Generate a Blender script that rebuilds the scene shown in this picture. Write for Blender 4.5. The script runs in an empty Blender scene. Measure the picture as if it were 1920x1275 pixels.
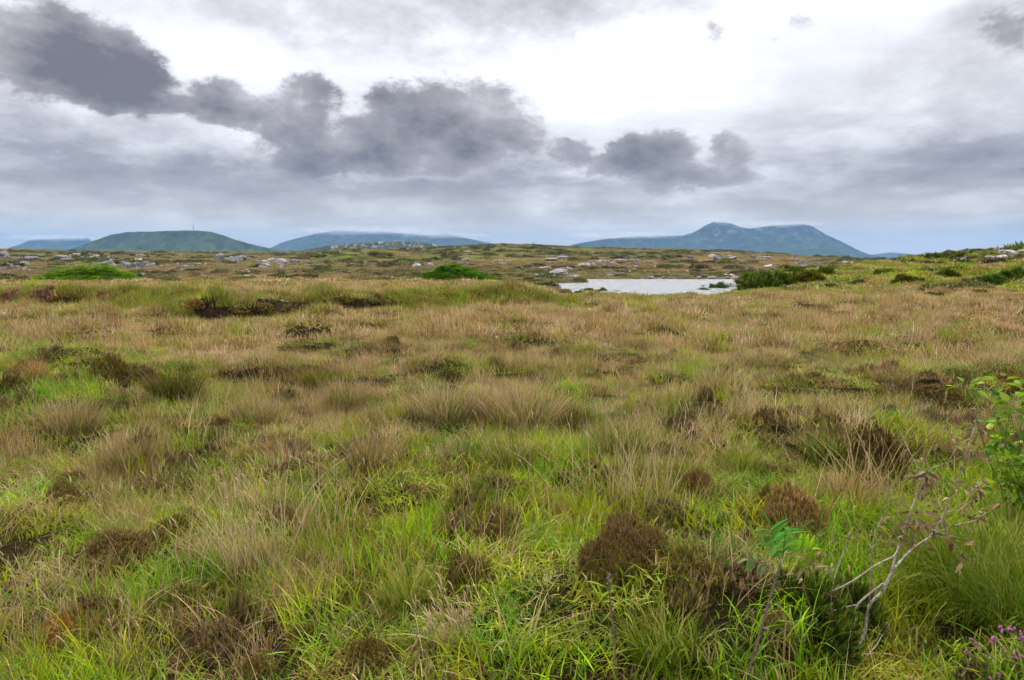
import bpy, bmesh, math, random
import numpy as np
from mathutils import Vector, Matrix

random.seed(7)
SC = bpy.context.scene
COL = SC.collection
R_ = math.radians

# ------------------------------------------------------------------ camera
EYE = 2.0                       # metres above the bog at the viewer's feet
FPX = 1280.0                    # focal length in photo pixels (1920 wide)
HORIZON = 472.0                 # photo row of the true horizon
PITCH = math.atan((637.5 - HORIZON) / FPX)
cam_d = bpy.data.cameras.new('camera')
cam = bpy.data.objects.new('camera', cam_d)
COL.objects.link(cam)
cam_d.sensor_width = 36.0
cam_d.lens = 36.0 * FPX / 1920.0
cam_d.clip_start = 0.05
cam_d.clip_end = 60000.0
cam.location = (0, 0, EYE)
cam.rotation_euler = (math.pi / 2 - PITCH, 0, 0)
SC.camera = cam

SC.view_settings.view_transform = 'Standard'
SC.view_settings.look = 'None'
SC.view_settings.gamma = 1.0
SC.view_settings.exposure = 1.62
SC.view_settings.use_curve_mapping = False
SC.render.engine = 'CYCLES'
cy = SC.cycles
cy.max_bounces = 6
cy.diffuse_bounces = 3
cy.glossy_bounces = 2
cy.transmission_bounces = 4
cy.volume_bounces = 1
cy.transparent_max_bounces = 8
cy.caustics_reflective = False
cy.caustics_refractive = False
cy.use_denoising = True
cy.use_adaptive_sampling = True
cy.adaptive_threshold = 0.03


def ray(px, py):
    cx = (px - 960.0) / FPX
    cyy = (637.5 - py) / FPX
    c, s = math.cos(PITCH), math.sin(PITCH)
    v = np.array([cx, c + cyy * s, -s + cyy * c])
    return v / np.linalg.norm(v)


def azel(px, py):
    v = ray(px, py)
    return math.atan2(v[0], v[1]), math.asin(v[2])


# ------------------------------------------------------------------ node helpers
class NT:
    def __init__(self, tree):
        self.t = tree
        self.n = tree.nodes
        self.l = tree.links

    def node(self, typ, ins=None, **kw):
        nd = self.n.new(typ)
        for k, v in kw.items():
            setattr(nd, k, v)
        for k, v in (ins or {}).items():
            self.put(nd.inputs[k], v)
        return nd

    def put(self, sock, v):
        if isinstance(v, bpy.types.NodeSocket):
            self.l.new(v, sock)
        elif isinstance(v, bpy.types.Node):
            self.l.new(v.outputs[0], sock)
        else:
            if isinstance(v, (tuple, list)) and sock.type == 'RGBA' and len(v) == 3:
                v = (*v, 1.0)
            sock.default_value = v

    def math(self, op, a, b=None, c=None, clamp=False):
        nd = self.node('ShaderNodeMath', operation=op, use_clamp=clamp)
        self.put(nd.inputs[0], a)
        if b is not None:
            self.put(nd.inputs[1], b)
        if c is not None:
            self.put(nd.inputs[2], c)
        return nd.outputs[0]

    def vmath(self, op, a, b=None, scale=None):
        nd = self.node('ShaderNodeVectorMath', operation=op)
        self.put(nd.inputs[0], a)
        if b is not None:
            self.put(nd.inputs[1], b)
        if scale is not None:
            self.put(nd.inputs['Scale'], scale)
        return nd.outputs['Value'] if op in ('LENGTH', 'DOT_PRODUCT') else nd.outputs[0]

    def noise(self, vec, scale, detail=4.0, rough=0.55, out=0, dim='3D', dist=0.0):
        nd = self.node('ShaderNodeTexNoise', noise_dimensions=dim)
        if vec is not None:
            self.put(nd.inputs['Vector'], vec)
        nd.inputs['Scale'].default_value = scale
        nd.inputs['Detail'].default_value = detail
        nd.inputs['Roughness'].default_value = rough
        nd.inputs['Distortion'].default_value = dist
        return nd.outputs[out]

    def maprange(self, v, a, b, c=0.0, d=1.0, interp='LINEAR'):
        nd = self.node('ShaderNodeMapRange', interpolation_type=interp)
        self.put(nd.inputs[0], v)
        for i, q in enumerate((a, b, c, d)):
            self.put(nd.inputs[i + 1], q)
        return nd.outputs[0]

    def mix(self, f, a, b, blend='MIX'):
        nd = self.node('ShaderNodeMix', data_type='RGBA', blend_type=blend)
        self.put(nd.inputs[0], f)
        self.put(nd.inputs[6], a)
        self.put(nd.inputs[7], b)
        return nd.outputs[2]

    def ramp(self, f, stops, interp='LINEAR'):
        nd = self.node('ShaderNodeValToRGB')
        cr = nd.color_ramp
        cr.interpolation = interp
        while len(cr.elements) < len(stops):
            cr.elements.new(0.5)
        for e, (p, c) in zip(cr.elements, stops):
            e.position = p
            e.color = (*c, 1.0)
        self.put(nd.inputs[0], f)
        return nd.outputs[0]

    def attr(self, name, typ='GEOMETRY', out='Fac'):
        nd = self.node('ShaderNodeAttribute', attribute_type=typ, attribute_name=name)
        return nd.outputs[out]


# ------------------------------------------------------------------ sky (world)
SUN_EL, SUN_AZ = R_(52), R_(12)     # azimuth measured from the view axis, to the right

world = bpy.data.worlds.new('World')
SC.world = world
world.use_nodes = True
w = NT(world.node_tree)
w.n.clear()
tc = w.node('ShaderNodeTexCoord')
dirv = w.vmath('NORMALIZE', tc.outputs['Generated'])
sep = w.node('ShaderNodeSeparateXYZ', {0: dirv})
az = w.math('ARCTAN2', sep.outputs[0], sep.outputs[1])
el = w.math('ARCSINE', sep.outputs[2])
P = w.node('ShaderNodeCombineXYZ', {0: az, 1: el}).outputs[0]
Q = w.vmath('MULTIPLY', dirv, (1.0, 1.0, 1.7))

warp = w.noise(Q, 8.0, 5, 0.68, out=1)
warp = w.vmath('SUBTRACT', warp, (0.5, 0.5, 0.5))
Pw = w.vmath('ADD', P, w.vmath('MULTIPLY', warp, (0.095, 0.075, 0.0)))


def blob_sum(items):
    acc = None
    for (px, py, rx, ry, wt) in items:
        a0, e0 = azel(px, py)
        ar, er = 1.14 * rx / FPX * math.cos(a0) ** 2, 1.16 * ry / FPX * math.cos(a0)
        dv = w.vmath('MULTIPLY', w.vmath('SUBTRACT', Pw, (a0, e0, 0)), (1 / ar, 1 / er, 0))
        m = w.maprange(w.vmath('LENGTH', dv), 1.5, 0.2, 0.0, wt, 'SMOOTHSTEP')
        acc = m if acc is None else w.math('ADD', acc, m)
    return acc


CUMULUS = [  # px, row, half width, half height, weight: the dark clouds in view
    (845, 232, 135, 64, 1.3), (930, 262, 62, 34, .8), (700, 275, 150, 42, .75), (620, 295, 120, 30, .5), (790, 300, 150, 26, .5),
    (520, 222, 70, 28, .75), (425, 202, 66, 32, 1.15), (575, 175, 62, 28, .9), (610, 225, 60, 26, .3),
    (45, 75, 110, 58, 1.1), (150, 125, 110, 55, 1.05), (245, 160, 75, 48, .85), (305, 195, 48, 18, .7),
    (1065, 283, 36, 20, 1.0), (1220, 292, 66, 27, 1.25), (1150, 308, 62, 22, 1.0), (1275, 335, 90, 22, .95), (1375, 290, 32, 24, 1.3),
    (1398, 332, 36, 15, .95), (1500, 45, 22, 17, .42), (1352, 62, 15, 17, .42), (1432, 66, 22, 12, .36), (1895, 60, 34, 30, .5),
]
BANKS = [    # softer grey banks behind and below them
    (120, 150, 260, 120, .14), (260, 300, 330, 45, .36), (480, 338, 330, 30, .50), (180, 350, 260, 30, .30), (660, 370, 330, 24, .46), (900, 345, 130, 40, .46),
    (950, 398, 150, 18, .45), (40, 270, 140, 60, .30), (90, 405, 260, 28, .34), (440, 392, 230, 16, .30), (1300, 362, 150, 22, .22), (1180, 402, 120, 16, .34),
    (760, 20, 430, 62, .36), (1050, -10, 230, 46, .40), (1800, 305, 300, 50, .38), (1860, 338, 120, 14, .25), (1650, 356, 200, 20, .28),
    (1880, 70, 110, 70, .20), (1740, 402, 330, 26, .38), (1880, 432, 220, 18, .40), (1480, 400, 180, 20, .20), (60, 446, 170, 12, .34), (1750, 190, 380, 150, .16),
    (620, 135, 90, 24, .14), (680, 430, 300, 14, .20),
]
fb = w.noise(Q, 10.0, 10, 0.66)
fbc = w.math('SUBTRACT', fb, 0.5)
big = w.math('SUBTRACT', w.noise(Q, 4.5, 4, 0.55), 0.5)
S1 = blob_sum(CUMULUS)
e1 = w.math('MULTIPLY_ADD', fbc, 2.9, S1)
front = w.math('MULTIPLY', w.maprange(e1, 0.05, 0.64, 0.0, 1.0, 'SMOOTHSTEP'), w.maprange(S1, 0.02, 0.22))
S2 = w.math('SUBTRACT', 1.0, w.math('EXPONENT', w.math('MULTIPLY', blob_sum(BANKS), -1.2)))
e2 = w.math('MULTIPLY_ADD', w.math('MULTIPLY', fbc, w.math('MINIMUM', 1.0, w.math('MULTIPLY', S2, 3.2))), 1.35, S2)
# high thin overcast with faint streaks, and lower bands towards the horizon
lowb = w.noise(w.vmath('MULTIPLY', dirv, (2.6, 2.6, 11.0)), 2.4, 8, 0.62)
low = w.maprange(el, 0.22, 0.07, 0.10, 0.60, 'SMOOTHSTEP')
veil = w.math('MULTIPLY', w.maprange(lowb, 0.40, 0.68), low)
glow = blob_sum([(1120, 150, 270, 90, .10), (1230, 210, 220, 50, .04), (420, 262, 200, 34, .14), (1010, 375, 60, 40, .12), (450, 110, 240, 40, .10)])
tot = w.math('ADD', w.maprange(e2, 0.06, 1.0, 0.0, 0.66), w.math('MULTIPLY', veil, 0.8))
tot = w.math('ADD', tot, w.math('SUBTRACT', 0.20, glow), clamp=True)
STOPS = [(0.0, (1.06, 1.06, 1.08)), (0.16, (0.84, 0.84, 0.875)), (0.36, (0.60, 0.59, 0.615)), (0.66, (0.345, 0.33, 0.35)), (1.0, (0.20, 0.19, 0.205))]
backc = w.ramp(tot, STOPS)
dk = w.math('ADD', w.maprange(S1, 0.12, 2.1, 0.30, 0.92), w.math('SUBTRACT', w.math('MULTIPLY', fbc, 1.9), w.math('MULTIPLY', big, 1.9)), clamp=True)
frontc = w.ramp(dk, [(0.0, (0.62, 0.605, 0.625)), (0.5, (0.325, 0.295, 0.305)), (1.0, (0.130, 0.112, 0.116))])
cloud = w.mix(front, backc, frontc)
cloud = w.mix(w.maprange(el, 0.12, 0.0, 0.0, 0.55, 'SMOOTHSTEP'), cloud, (1.20, 1.06, 0.90))
# the same kind of broken cloud goes on round the rest of the sky
gn = w.noise(w.vmath('MULTIPLY', dirv, (1, 1, 2.0)), 2.4, 3, 0.55)
gcloud = w.ramp(w.maprange(gn, 0.40, 0.72, 0.02, 0.62), STOPS)
nish = w.node('ShaderNodeTexSky', sky_type='NISHITA', sun_disc=False, sun_elevation=SUN_EL, sun_rotation=SUN_AZ, air_density=1.0, dust_density=1.5)
nsk = w.vmath('SCALE', nish.outputs[0], scale=0.10)
# overcast luminance rises from horizon to zenith (CIE overcast sky)
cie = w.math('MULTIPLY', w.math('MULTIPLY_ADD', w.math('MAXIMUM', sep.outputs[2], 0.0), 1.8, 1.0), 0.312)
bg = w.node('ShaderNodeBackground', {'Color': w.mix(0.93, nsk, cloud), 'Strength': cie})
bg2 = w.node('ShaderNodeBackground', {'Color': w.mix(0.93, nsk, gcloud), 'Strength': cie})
side = w.maprange(w.math('ABSOLUTE', az), 0.72, 0.95, 0.0, 1.0, 'SMOOTHSTEP')
high = w.maprange(el, 0.36, 0.50, 0.0, 1.0, 'SMOOTHSTEP')
below = w.maprange(el, -0.01, -0.03, 0.0, 1.0)
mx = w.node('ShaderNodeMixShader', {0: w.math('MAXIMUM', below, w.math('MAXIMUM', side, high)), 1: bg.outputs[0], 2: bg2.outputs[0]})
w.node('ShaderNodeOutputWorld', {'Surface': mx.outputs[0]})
world.cycles.sampling_method = 'MANUAL'
world.cycles.sample_map_resolution = 256

# ------------------------------------------------------------------ sun behind thin cloud
sl = bpy.data.lights.new('sun', 'SUN')
sl.energy = 1.5
sl.angle = R_(25)
sl.color = (1.0, 0.94, 0.84)
sun = bpy.data.objects.new('sun', sl)
COL.objects.link(sun)
sd = Vector((math.sin(SUN_AZ) * math.cos(SUN_EL), math.cos(SUN_AZ) * math.cos(SUN_EL), math.sin(SUN_EL)))
sun.rotation_euler = sd.to_track_quat('Z', 'Y').to_euler()
sun.location = (0, 0, 30)

# ================================================================== helpers
def hash2(ix, iy, seed):
    h = (ix.astype(np.int64) * 374761393 + iy.astype(np.int64) * 668265263 + seed * 974711) & 0x7fffffff
    h = ((h ^ (h >> 13)) * 1274126177) & 0x7fffffff
    h = (h ^ (h >> 16)) & 0xffffff
    return h / float(0xffffff)


def vnoise(x, y, seed=0):
    x = np.asarray(x, float); y = np.asarray(y, float)
    ix, iy = np.floor(x), np.floor(y)
    fx, fy = x - ix, y - iy
    fx = fx * fx * fx * (fx * (fx * 6 - 15) + 10); fy = fy * fy * fy * (fy * (fy * 6 - 15) + 10)
    a, b = hash2(ix, iy, seed), hash2(ix + 1, iy, seed)
    c, d = hash2(ix, iy + 1, seed), hash2(ix + 1, iy + 1, seed)
    return (a + (b - a) * fx) * (1 - fy) + (c + (d - c) * fx) * fy


def fbm(x, y, octaves=4, seed=0, gain=0.5):
    s, amp, tot = 0.0, 1.0, 0.0
    for o in range(octaves):
        cs, sn = math.cos(o * 1.1), math.sin(o * 1.1)
        f = 2.03 ** o
        s = s + amp * vnoise((x * cs - y * sn) * f + 17.3 * o, (x * sn + y * cs) * f - 9.1 * o, seed + o)
        tot += amp
        amp *= gain
    return s / tot - 0.5


def sst(a, b, v):
    t = np.clip((v - a) / (b - a), 0, 1)
    return t * t * (3 - 2 * t)


def poly_sd(x, y, pts, closed=True):
    """distance to a polyline; signed (inside negative) when closed, else positive on its left side"""
    best = np.full(np.shape(x), 1e9); inside = np.zeros(np.shape(x), bool); side = np.ones(np.shape(x))
    n = len(pts)
    for i in range(n if closed else n - 1):
        (x0, y0), (x1, y1) = pts[i], pts[(i + 1) % n]
        dx, dy = x1 - x0, y1 - y0
        t = np.clip(((x - x0) * dx + (y - y0) * dy) / (dx * dx + dy * dy), 0, 1)
        d = np.hypot(x - x0 - t * dx, y - y0 - t * dy)
        sg = np.sign(dx * (y - y0) - dy * (x - x0))
        upd = d < best
        best = np.where(upd, d, best); side = np.where(upd, sg, side)
        if closed:
            cr = ((y0 > y) != (y1 > y)) & (x < (x1 - x0) * (y - y0) / (y1 - y0 + 1e-12) + x0)
            inside ^= cr
    return np.where(inside, -best, best) if closed else best * side


# ================================================================== the lie of the land
LAKE_Z = -5.0
LAKE = [(62, 150), (59, 176.5), (40, 178), (28, 177), (16.5, 178), (14.5, 171), (16, 163), (18.4, 158.6), (16, 156), (9, 153.8), (8, 147),
        (9, 128), (11, 110), (22, 97), (40, 98), (55, 112)]
RIDGE = np.array([  # px, row, metres: skyline of the moor
    (-400, 466, 1100), (0, 466, 1000), (60, 466.5, 1000), (120, 468.5, 1000), (200, 470, 1050), (380, 471.5, 1100), (500, 472.5, 1100), (620, 470, 1050),
    (700, 468, 1050), (790, 466, 1050), (850, 462.5, 1050), (930, 458.5, 1050), (1000, 459.5, 1050), (1100, 464, 1050), (1200, 467, 1000),
    (1300, 467.5, 950), (1400, 472.5, 850), (1500, 480, 700), (1560, 484, 600), (1650, 487, 520), (1800, 488, 500), (2400, 488, 500)], float)
RA = (RIDGE[:, 0] - 960) / FPX
CREST = np.array([(1300, 533), (1380, 524), (1430, 514), (1480, 506), (1560, 496.5), (1640, 488), (1700, 482), (1760, 478.5), (1830, 474), (1868, 471), (1920, 467.5), (2200, 456), (2600, 452)], float)
CA = (CREST[:, 0] - 960) / FPX
BANK = [(-34, 27.5), (-21, 26), (-15, 25), (-11.2, 21.4), (-9, 20.4), (-6.5, 21.6), (-3.6, 24.6), (0, 27.5), (4, 29.5)]
PEAT2 = [(6.1, 9.3), (7.0, 9.55), (8.5, 9.4), (10.5, 9.8)]
MOUNDS = [  # px, row of the top, metres, half width px, half depth m
    (655, 464.5, 430, 70, 26), (735, 471, 470, 60, 30), (875, 473, 520, 60, 40), (1000, 477, 480, 45, 25), (870, 488, 330, 55, 16),
    (1190, 482, 420, 70, 22), (1340, 479, 400, 75, 24), (1395, 477, 520, 60, 25), (330, 498.5, 235, 60, 8), (40, 500, 240, 60, 10), (500, 483, 400, 70, 22), (210, 481, 420, 80, 22), (60, 479, 420, 80, 25)]
FPITS = [(-4.9, 10.0, .85, .22), (2.15, 3.30, .34, .20), (0.5, 7.4, .35, .15), (1.50, 3.45, .25, .10)]
FLUMPS = [(-6.6, 9.8, 1.9, .26), (-3.9, 10.9, .9, .18), (1.05, 8.3, .7, .10), (3.15, 4.6, .65, .14), (-.3, 7.9, .9, .12), (3.9, 7.0, 1.1, .10)]


def azparam(x, y):
    d = np.hypot(x, y)
    return np.clip(x / np.maximum(y, 0.25 * d + 1e-6), -1.3, 1.3)


def H(x, y, micro=True):
    x = np.asarray(x, float); y = np.asarray(y, float)
    d = np.hypot(x, y)
    dep = np.maximum(y, d * 0.6)
    a = azparam(x, y)
    wl = sst(-.02, .09, a) * (1 - sst(.30, .38, a))
    zp = -0.62 * sst(10, 50, dep) - 0.40 * sst(20, 42, dep) * wl
    dl = 52 - 11 * wl
    Dr = np.interp(a, RA, RIDGE[:, 2])
    zr = EYE + (HORIZON - np.interp(a, RA, RIDGE[:, 1])) / FPX * Dr
    plain = -4.6 + (zr + 4.6) * sst(170, Dr, dep) - np.clip(dep - Dr, 0, 7000) * 0.012
    z = zp + (plain - zp) * sst(dl, dl + 36, dep)
    # the hillside on the right
    wh = sst(.285, .40, a)
    zc = EYE + (HORIZON - np.interp(a, CA, CREST[:, 1])) / FPX * 100.0
    zh = zp + (zc - zp) * (0.35 * sst(36, 58, dep) + 0.65 * sst(42, 104, dep))
    zh = zh + (plain - zh) * sst(104, 200, dep)
    zh = zh + fbm(x / 7, y / 7, 3, 31) * 1.9 * sst(40, 56, dep) * (1 - 0.75 * sst(75, 100, dep))
    z = z + (zh - z) * wh
    # hummocky moor
    A = np.interp(d, [85, 150, 300, 700, 1500, 4000], [0, .9, 2.8, 5.5, 8, 10]) * (1 - .9 * wh * (1 - sst(150, 220, dep)))
    hum = fbm(x / 62, y / 44, 4, 11)
    far_fade = 1 - 0.8 * np.exp(-((dep - Dr) / 260.0) ** 2)
    z = z + A * (hum - 0.02) * far_fade
    mn = 1 + 0.5 * fbm(x / 9, y / 9, 2, 5) if d.max() > 150 else 1.0
    for (px, row, D, wp, hd) in (MOUNDS if d.max() > 150 else ()):
        mx = (px - 960) / FPX * D
        top = EYE + (HORIZON - row) / FPX * D
        base = -4.6 + (np.interp((px - 960) / FPX, RA, zrow) + 4.6) * float(sst(170, np.interp((px - 960) / FPX, RA, RIDGE[:, 2]), D))
        g = np.exp(-((x - mx) / (wp / FPX * D)) ** 2 - ((y - D) / hd) ** 2)
        z = z + (top - base) * 0.9 * g * mn
    # lake basin
    sd = poly_sd(x, y, LAKE)
    shore = LAKE_Z + np.clip(sd * 0.10, -0.8, 0.32) + 0.01
    z = np.where(sd < 16, shore + (np.maximum(z, LAKE_Z + .3) - shore) * sst(2, 16, sd), z)
    # cut peat banks
    s = poly_sd(x, y, BANK, False)
    win = sst(-36, -30, x) * (1 - sst(-.5, 3.5, x))
    z = z + win * 0.56 * sst(-.05, .34 + .8 * np.clip(np.abs(x + 7.2) - 2.2, 0, 1), s + 1.1 * fbm(x / 1.5, y / 1.5, 2, 3)) * np.exp(-np.clip(s, 0, 60) / 11)
    s2 = poly_sd(x, y, PEAT2, False)
    z = z + 0.24 * sst(0, .16, s2) * np.exp(-np.clip(s2, 0, 60) / 2.5) * sst(5.6, 6.3, x) * (1 - sst(10, 12, x))
    for (gx, gy, r, h) in FLUMPS:
        z = z + h * np.exp(-((x - gx) ** 2 + (y - gy) ** 2) / r ** 2)
    for (gx, gy, r, h) in FPITS:
        z = z - h * np.exp(-((x - gx) ** 2 + (y - gy) ** 2) / r ** 2)
    if micro:
        k = sst(0.8, 3, d)
        z = z + k * (fbm(x / 2.3, y / 2.3, 2, 21) * 0.36 + np.clip(fbm(x / 1.15, y / 1.15, 2, 25) + .02, 0, 1) * 0.75 + fbm(x / .5, y / .5, 1, 23) * 0.10) * (1 - .7 * sst(50, 150, d))
        z = z + sst(60, 120, d) * fbm(x / 9, y / 9, 2, 29) * .5 * (1 - sst(110, 150, d) * 0.0) * np.where(sd < 3, 0, 1)
    return z


zrow = EYE + (HORIZON - RIDGE[:, 1]) / FPX * RIDGE[:, 2]


_ts = np.concatenate([np.geomspace(1.5, 300, 260), np.geomspace(304, 1600, 130)])


def hit(px, py):
    """where the view ray of a photo pixel meets the ground"""
    v = ray(px, py)
    ts = _ts
    if v[2] < -.12:
        ts = np.geomspace(1.5, 60, 200)
    for it in range(2):
        x, y, z = v[0] * ts, v[1] * ts, EYE + v[2] * ts
        below = z < H(x, y)
        k = int(np.argmax(below)) if below.any() else len(ts) - 1
        if it == 0:
            ts = np.linspace(ts[max(k - 1, 0)], ts[k], 24)
    t_ = ts[k]
    X, Y = v[0] * t_, v[1] * t_
    return Vector((X, Y, float(H(X, Y))))


def ground(x, y):
    return float(H(x, y))


def at(px, py, depth):
    v = ray(px, py)
    k = depth / v[1]
    return Vector((v[0] * k, depth, EYE + v[2] * k))


# ================================================================== mesh helpers
def mesh_np(name, V, F, attrs=None, smooth=False):
    me = bpy.data.meshes.new(name)
    V = np.asarray(V, float)
    me.from_pydata(V.tolist(), [], F if isinstance(F, list) else F.tolist())
    for k, arr in (attrs or {}).items():
        arr = np.asarray(arr, np.float32)
        if arr.ndim == 1:
            at_ = me.attributes.new(k, 'FLOAT', 'POINT'); at_.data.foreach_set('value', arr)
        else:
            at_ = me.attributes.new(k, 'FLOAT_VECTOR', 'POINT'); at_.data.foreach_set('vector', arr.ravel())
    if smooth:
        me.polygons.foreach_set('use_smooth', [True] * len(me.polygons))
    me.update()
    return me


def obj(name, me, mat=None, parent=None, loc=None, label=None, cat=None, group=None, kind=None, rot=None, scale=None):
    o = bpy.data.objects.new(name, me)
    COL.objects.link(o)
    if mat is not None and me is not None and not me.materials:
        me.materials.append(mat)
    if parent is not None:
        o.parent = parent
    if loc is not None:
        o.location = loc
    if rot is not None:
        o.rotation_euler = rot
    if scale is not None:
        o.scale = scale if hasattr(scale, '__len__') else (scale,) * 3
    tag(o, label, cat, group, kind)
    return o


def tag(o, label=None, cat=None, group=None, kind=None):
    for k, v in (('label', label), ('category', cat), ('group', group), ('kind', kind)):
        if v:
            o[k] = v


def empty(name, loc, label, cat, group=None, rot=None, scale=None):
    o = obj(name, None, None, None, loc, label, cat, group, None, rot, scale)
    o.empty_display_size = 0.1
    return o


class Soup:
    """collects vertices and faces with per-vertex values"""
    def __init__(self):
        self.V, self.F, self.h, self.r = [], [], [], []
        self.n = 0

    def add(self, V, F, h, r):
        V = np.asarray(V, float).reshape(-1, 3)
        self.V.append(V)
        self.F += [[i + self.n for i in f] for f in F]
        k = len(V)
        self.h.append(np.broadcast_to(np.asarray(h, float), (k,)))
        self.r.append(np.broadcast_to(np.asarray(r, float), (k,)))
        self.n += k

    def add_grid(self, V, F, h, r):     # F already an int array
        V = np.asarray(V, float).reshape(-1, 3)
        self.F += (np.asarray(F) + self.n).tolist()
        self.V.append(V)
        self.h.append(np.asarray(h, float).ravel()); self.r.append(np.asarray(r, float).ravel())
        self.n += len(V)

    def mesh(self, name, smooth=False):
        return mesh_np(name, np.concatenate(self.V), self.F, {'h': np.concatenate(self.h), 'rnd': np.concatenate(self.r)}, smooth)


def tube(soup, pts, radii, sides=5, h0=0.0, h1=1.0, r=0.5):
    pts = [Vector(p) for p in pts]
    n = len(pts)
    rings = []
    up = Vector((0.3, 0.2, 1)).normalized()
    for i, p in enumerate(pts):
        t = (pts[min(i + 1, n - 1)] - pts[max(i - 1, 0)]).normalized()
        s = t.cross(up)
        if s.length < 1e-3:
            s = t.cross(Vector((1, 0, 0)))
        s.normalize()
        b = s.cross(t)
        rings.append([p + (s * math.cos(q) + b * math.sin(q)) * radii[i] for q in [2 * math.pi * k / sides for k in range(sides)]])
    V = [v for ring in rings for v in ring]
    F = []
    for i in range(n - 1):
        for k in range(sides):
            F.append([i * sides + k, i * sides + (k + 1) % sides, (i + 1) * sides + (k + 1) % sides, (i + 1) * sides + k])
    F.append(list(range(sides))[::-1])
    F.append([(n - 1) * sides + k for k in range(sides)])
    hh = np.repeat(np.linspace(h0, h1, n), sides)
    soup.add([tuple(v) for v in V], F, hh, r)


def spline(pts, n=4):
    """Catmull-Rom through the points"""
    P = [Vector(p) for p in pts]
    P = [P[0] * 2 - P[1]] + P + [P[-1] * 2 - P[-2]]
    out = []
    for i in range(1, len(P) - 2):
        for k in range(n):
            t = k / n
            a, b, c, d = P[i - 1], P[i], P[i + 1], P[i + 2]
            out.append(0.5 * ((2 * b) + (c - a) * t + (2 * a - 5 * b + 4 * c - d) * t * t + (3 * b - a - 3 * c + d) * t ** 3))
    out.append(P[-2])
    return out


# ================================================================== materials
def material(name):
    m = bpy.data.materials.new(name)
    m.use_nodes = True
    t = NT(m.node_tree)
    t.n.clear()
    return m, t


def leaf_shader(t, col, transl=0.35, gloss=0.0, rough=0.45):
    d = t.node('ShaderNodeBsdfDiffuse', {'Color': col})
    tr = t.node('ShaderNodeBsdfTranslucent', {'Color': col})
    sh = t.node('ShaderNodeMixShader', {0: transl, 1: d.outputs[0], 2: tr.outputs[0]})
    if gloss:
        g = t.node('ShaderNodeBsdfGlossy', {'Color': (1, 1, 1), 'Roughness': rough})
        sh = t.node('ShaderNodeMixShader', {0: gloss, 1: sh.outputs[0], 2: g.outputs[0]})
    t.node('ShaderNodeOutputMaterial', {'Surface': sh.outputs[0]})


def ramp_leaf(name, stops, transl=0.3, spread=0.5, gloss=0.0, alt=None, use_obj_color=True):
    """leaf material whose colour runs along 'h' and varies with 'rnd'"""
    m, t = material(name)
    h = t.attr('h'); r = t.attr('rnd')
    c = t.ramp(h, stops)
    if alt:
        c = t.mix(t.maprange(r, alt[0], alt[0] + 0.08), c, t.ramp(h, alt[1]))
    c = t.vmath('SCALE', c, scale=t.maprange(r, 0, 1, 1 - spread * .5, 1 + spread * .5))
    if use_obj_color:
        oi = t.node('ShaderNodeObjectInfo')
        c = t.vmath('MULTIPLY', c, oi.outputs['Color'])
    leaf_shader(t, c, transl, gloss)
    return m


# ground: peat and moss close by, moor vegetation colours farther away
mat_ground, t = material('ground_moor')
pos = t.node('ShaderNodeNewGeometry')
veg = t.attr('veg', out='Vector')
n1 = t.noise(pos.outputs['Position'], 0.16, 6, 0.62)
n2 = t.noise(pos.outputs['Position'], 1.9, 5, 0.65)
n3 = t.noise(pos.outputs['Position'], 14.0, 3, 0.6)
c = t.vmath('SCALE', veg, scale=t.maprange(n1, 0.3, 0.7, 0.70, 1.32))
c = t.mix(t.maprange(n2, 0.52, 0.66), c, t.vmath('MULTIPLY', c, (0.62, 0.52, 0.55)))
c = t.vmath('SCALE', c, scale=t.maprange(n3, 0.3, 0.7, 0.75, 1.25))
steep = t.maprange(t.node('ShaderNodeSeparateXYZ', {0: pos.outputs['True Normal']}).outputs[2], 0.80, 0.62)
near = t.maprange(t.vmath('LENGTH', pos.outputs['Position']), 45, 38)
peat = t.ramp(t.noise(pos.outputs['Position'], 9.0, 4, 0.6), [(0.3, (0.012, 0.008, 0.005)), (0.7, (0.06, 0.04, 0.026))])
c = t.mix(t.math('MULTIPLY', steep, near), c, peat)
bmp = t.node('ShaderNodeBump', {'Strength': 0.9, 'Distance': 0.25, 'Height': t.math('ADD', n2, t.math('MULTIPLY', n3, 0.3))})
bs = t.node('ShaderNodeBsdfDiffuse', {'Color': c, 'Normal': bmp.outputs[0]})
t.node('ShaderNodeOutputMaterial', {'Surface': bs.outputs[0]})


# ================================================================== vegetation fields
def greenness(x, y):
    """0 dry straw .. 1 lush green; a property of where what grows"""
    d = np.hypot(x, y); a = azparam(x, y)
    dep = np.maximum(y, d * .6)
    g = np.interp(dep, [2, 4.2, 5.4, 7, 9, 14, 22, 40, 50, 60], [1.0, .96, .74, .48, .32, .20, .15, .30, .36, .30])
    g = g + 1.15 * fbm(x / 3.2, y / 3.2, 3, 51) + .35 * fbm(x / .7, y / .7, 2, 53)
    g = g + .55 * np.exp(-((x + 6.8) / 2.4) ** 2 - ((y - 9.8) / 2.6) ** 2)          # lush hollow far left
    g = g + .35 * sst(1.2, 3.2, x) * (1 - sst(5, 7.5, dep))                        # lush right foreground
    wh = sst(.285, .40, a)
    g = g + wh * sst(36, 45, dep) * .70 * (1 - sst(150, 220, dep))
    s = poly_sd(x, y, BANK, False)
    g = g + .75 * np.exp(-((s - 1.2) / 2.6) ** 2) * (x < 5)
    wl = sst(-.06, .05, a) * (1 - sst(.33, .38, a))
    g = g + .35 * wl * sst(26, 38, dep) * (1 - sst(60, 80, dep))
    return np.clip(g, 0, 1)


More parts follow.
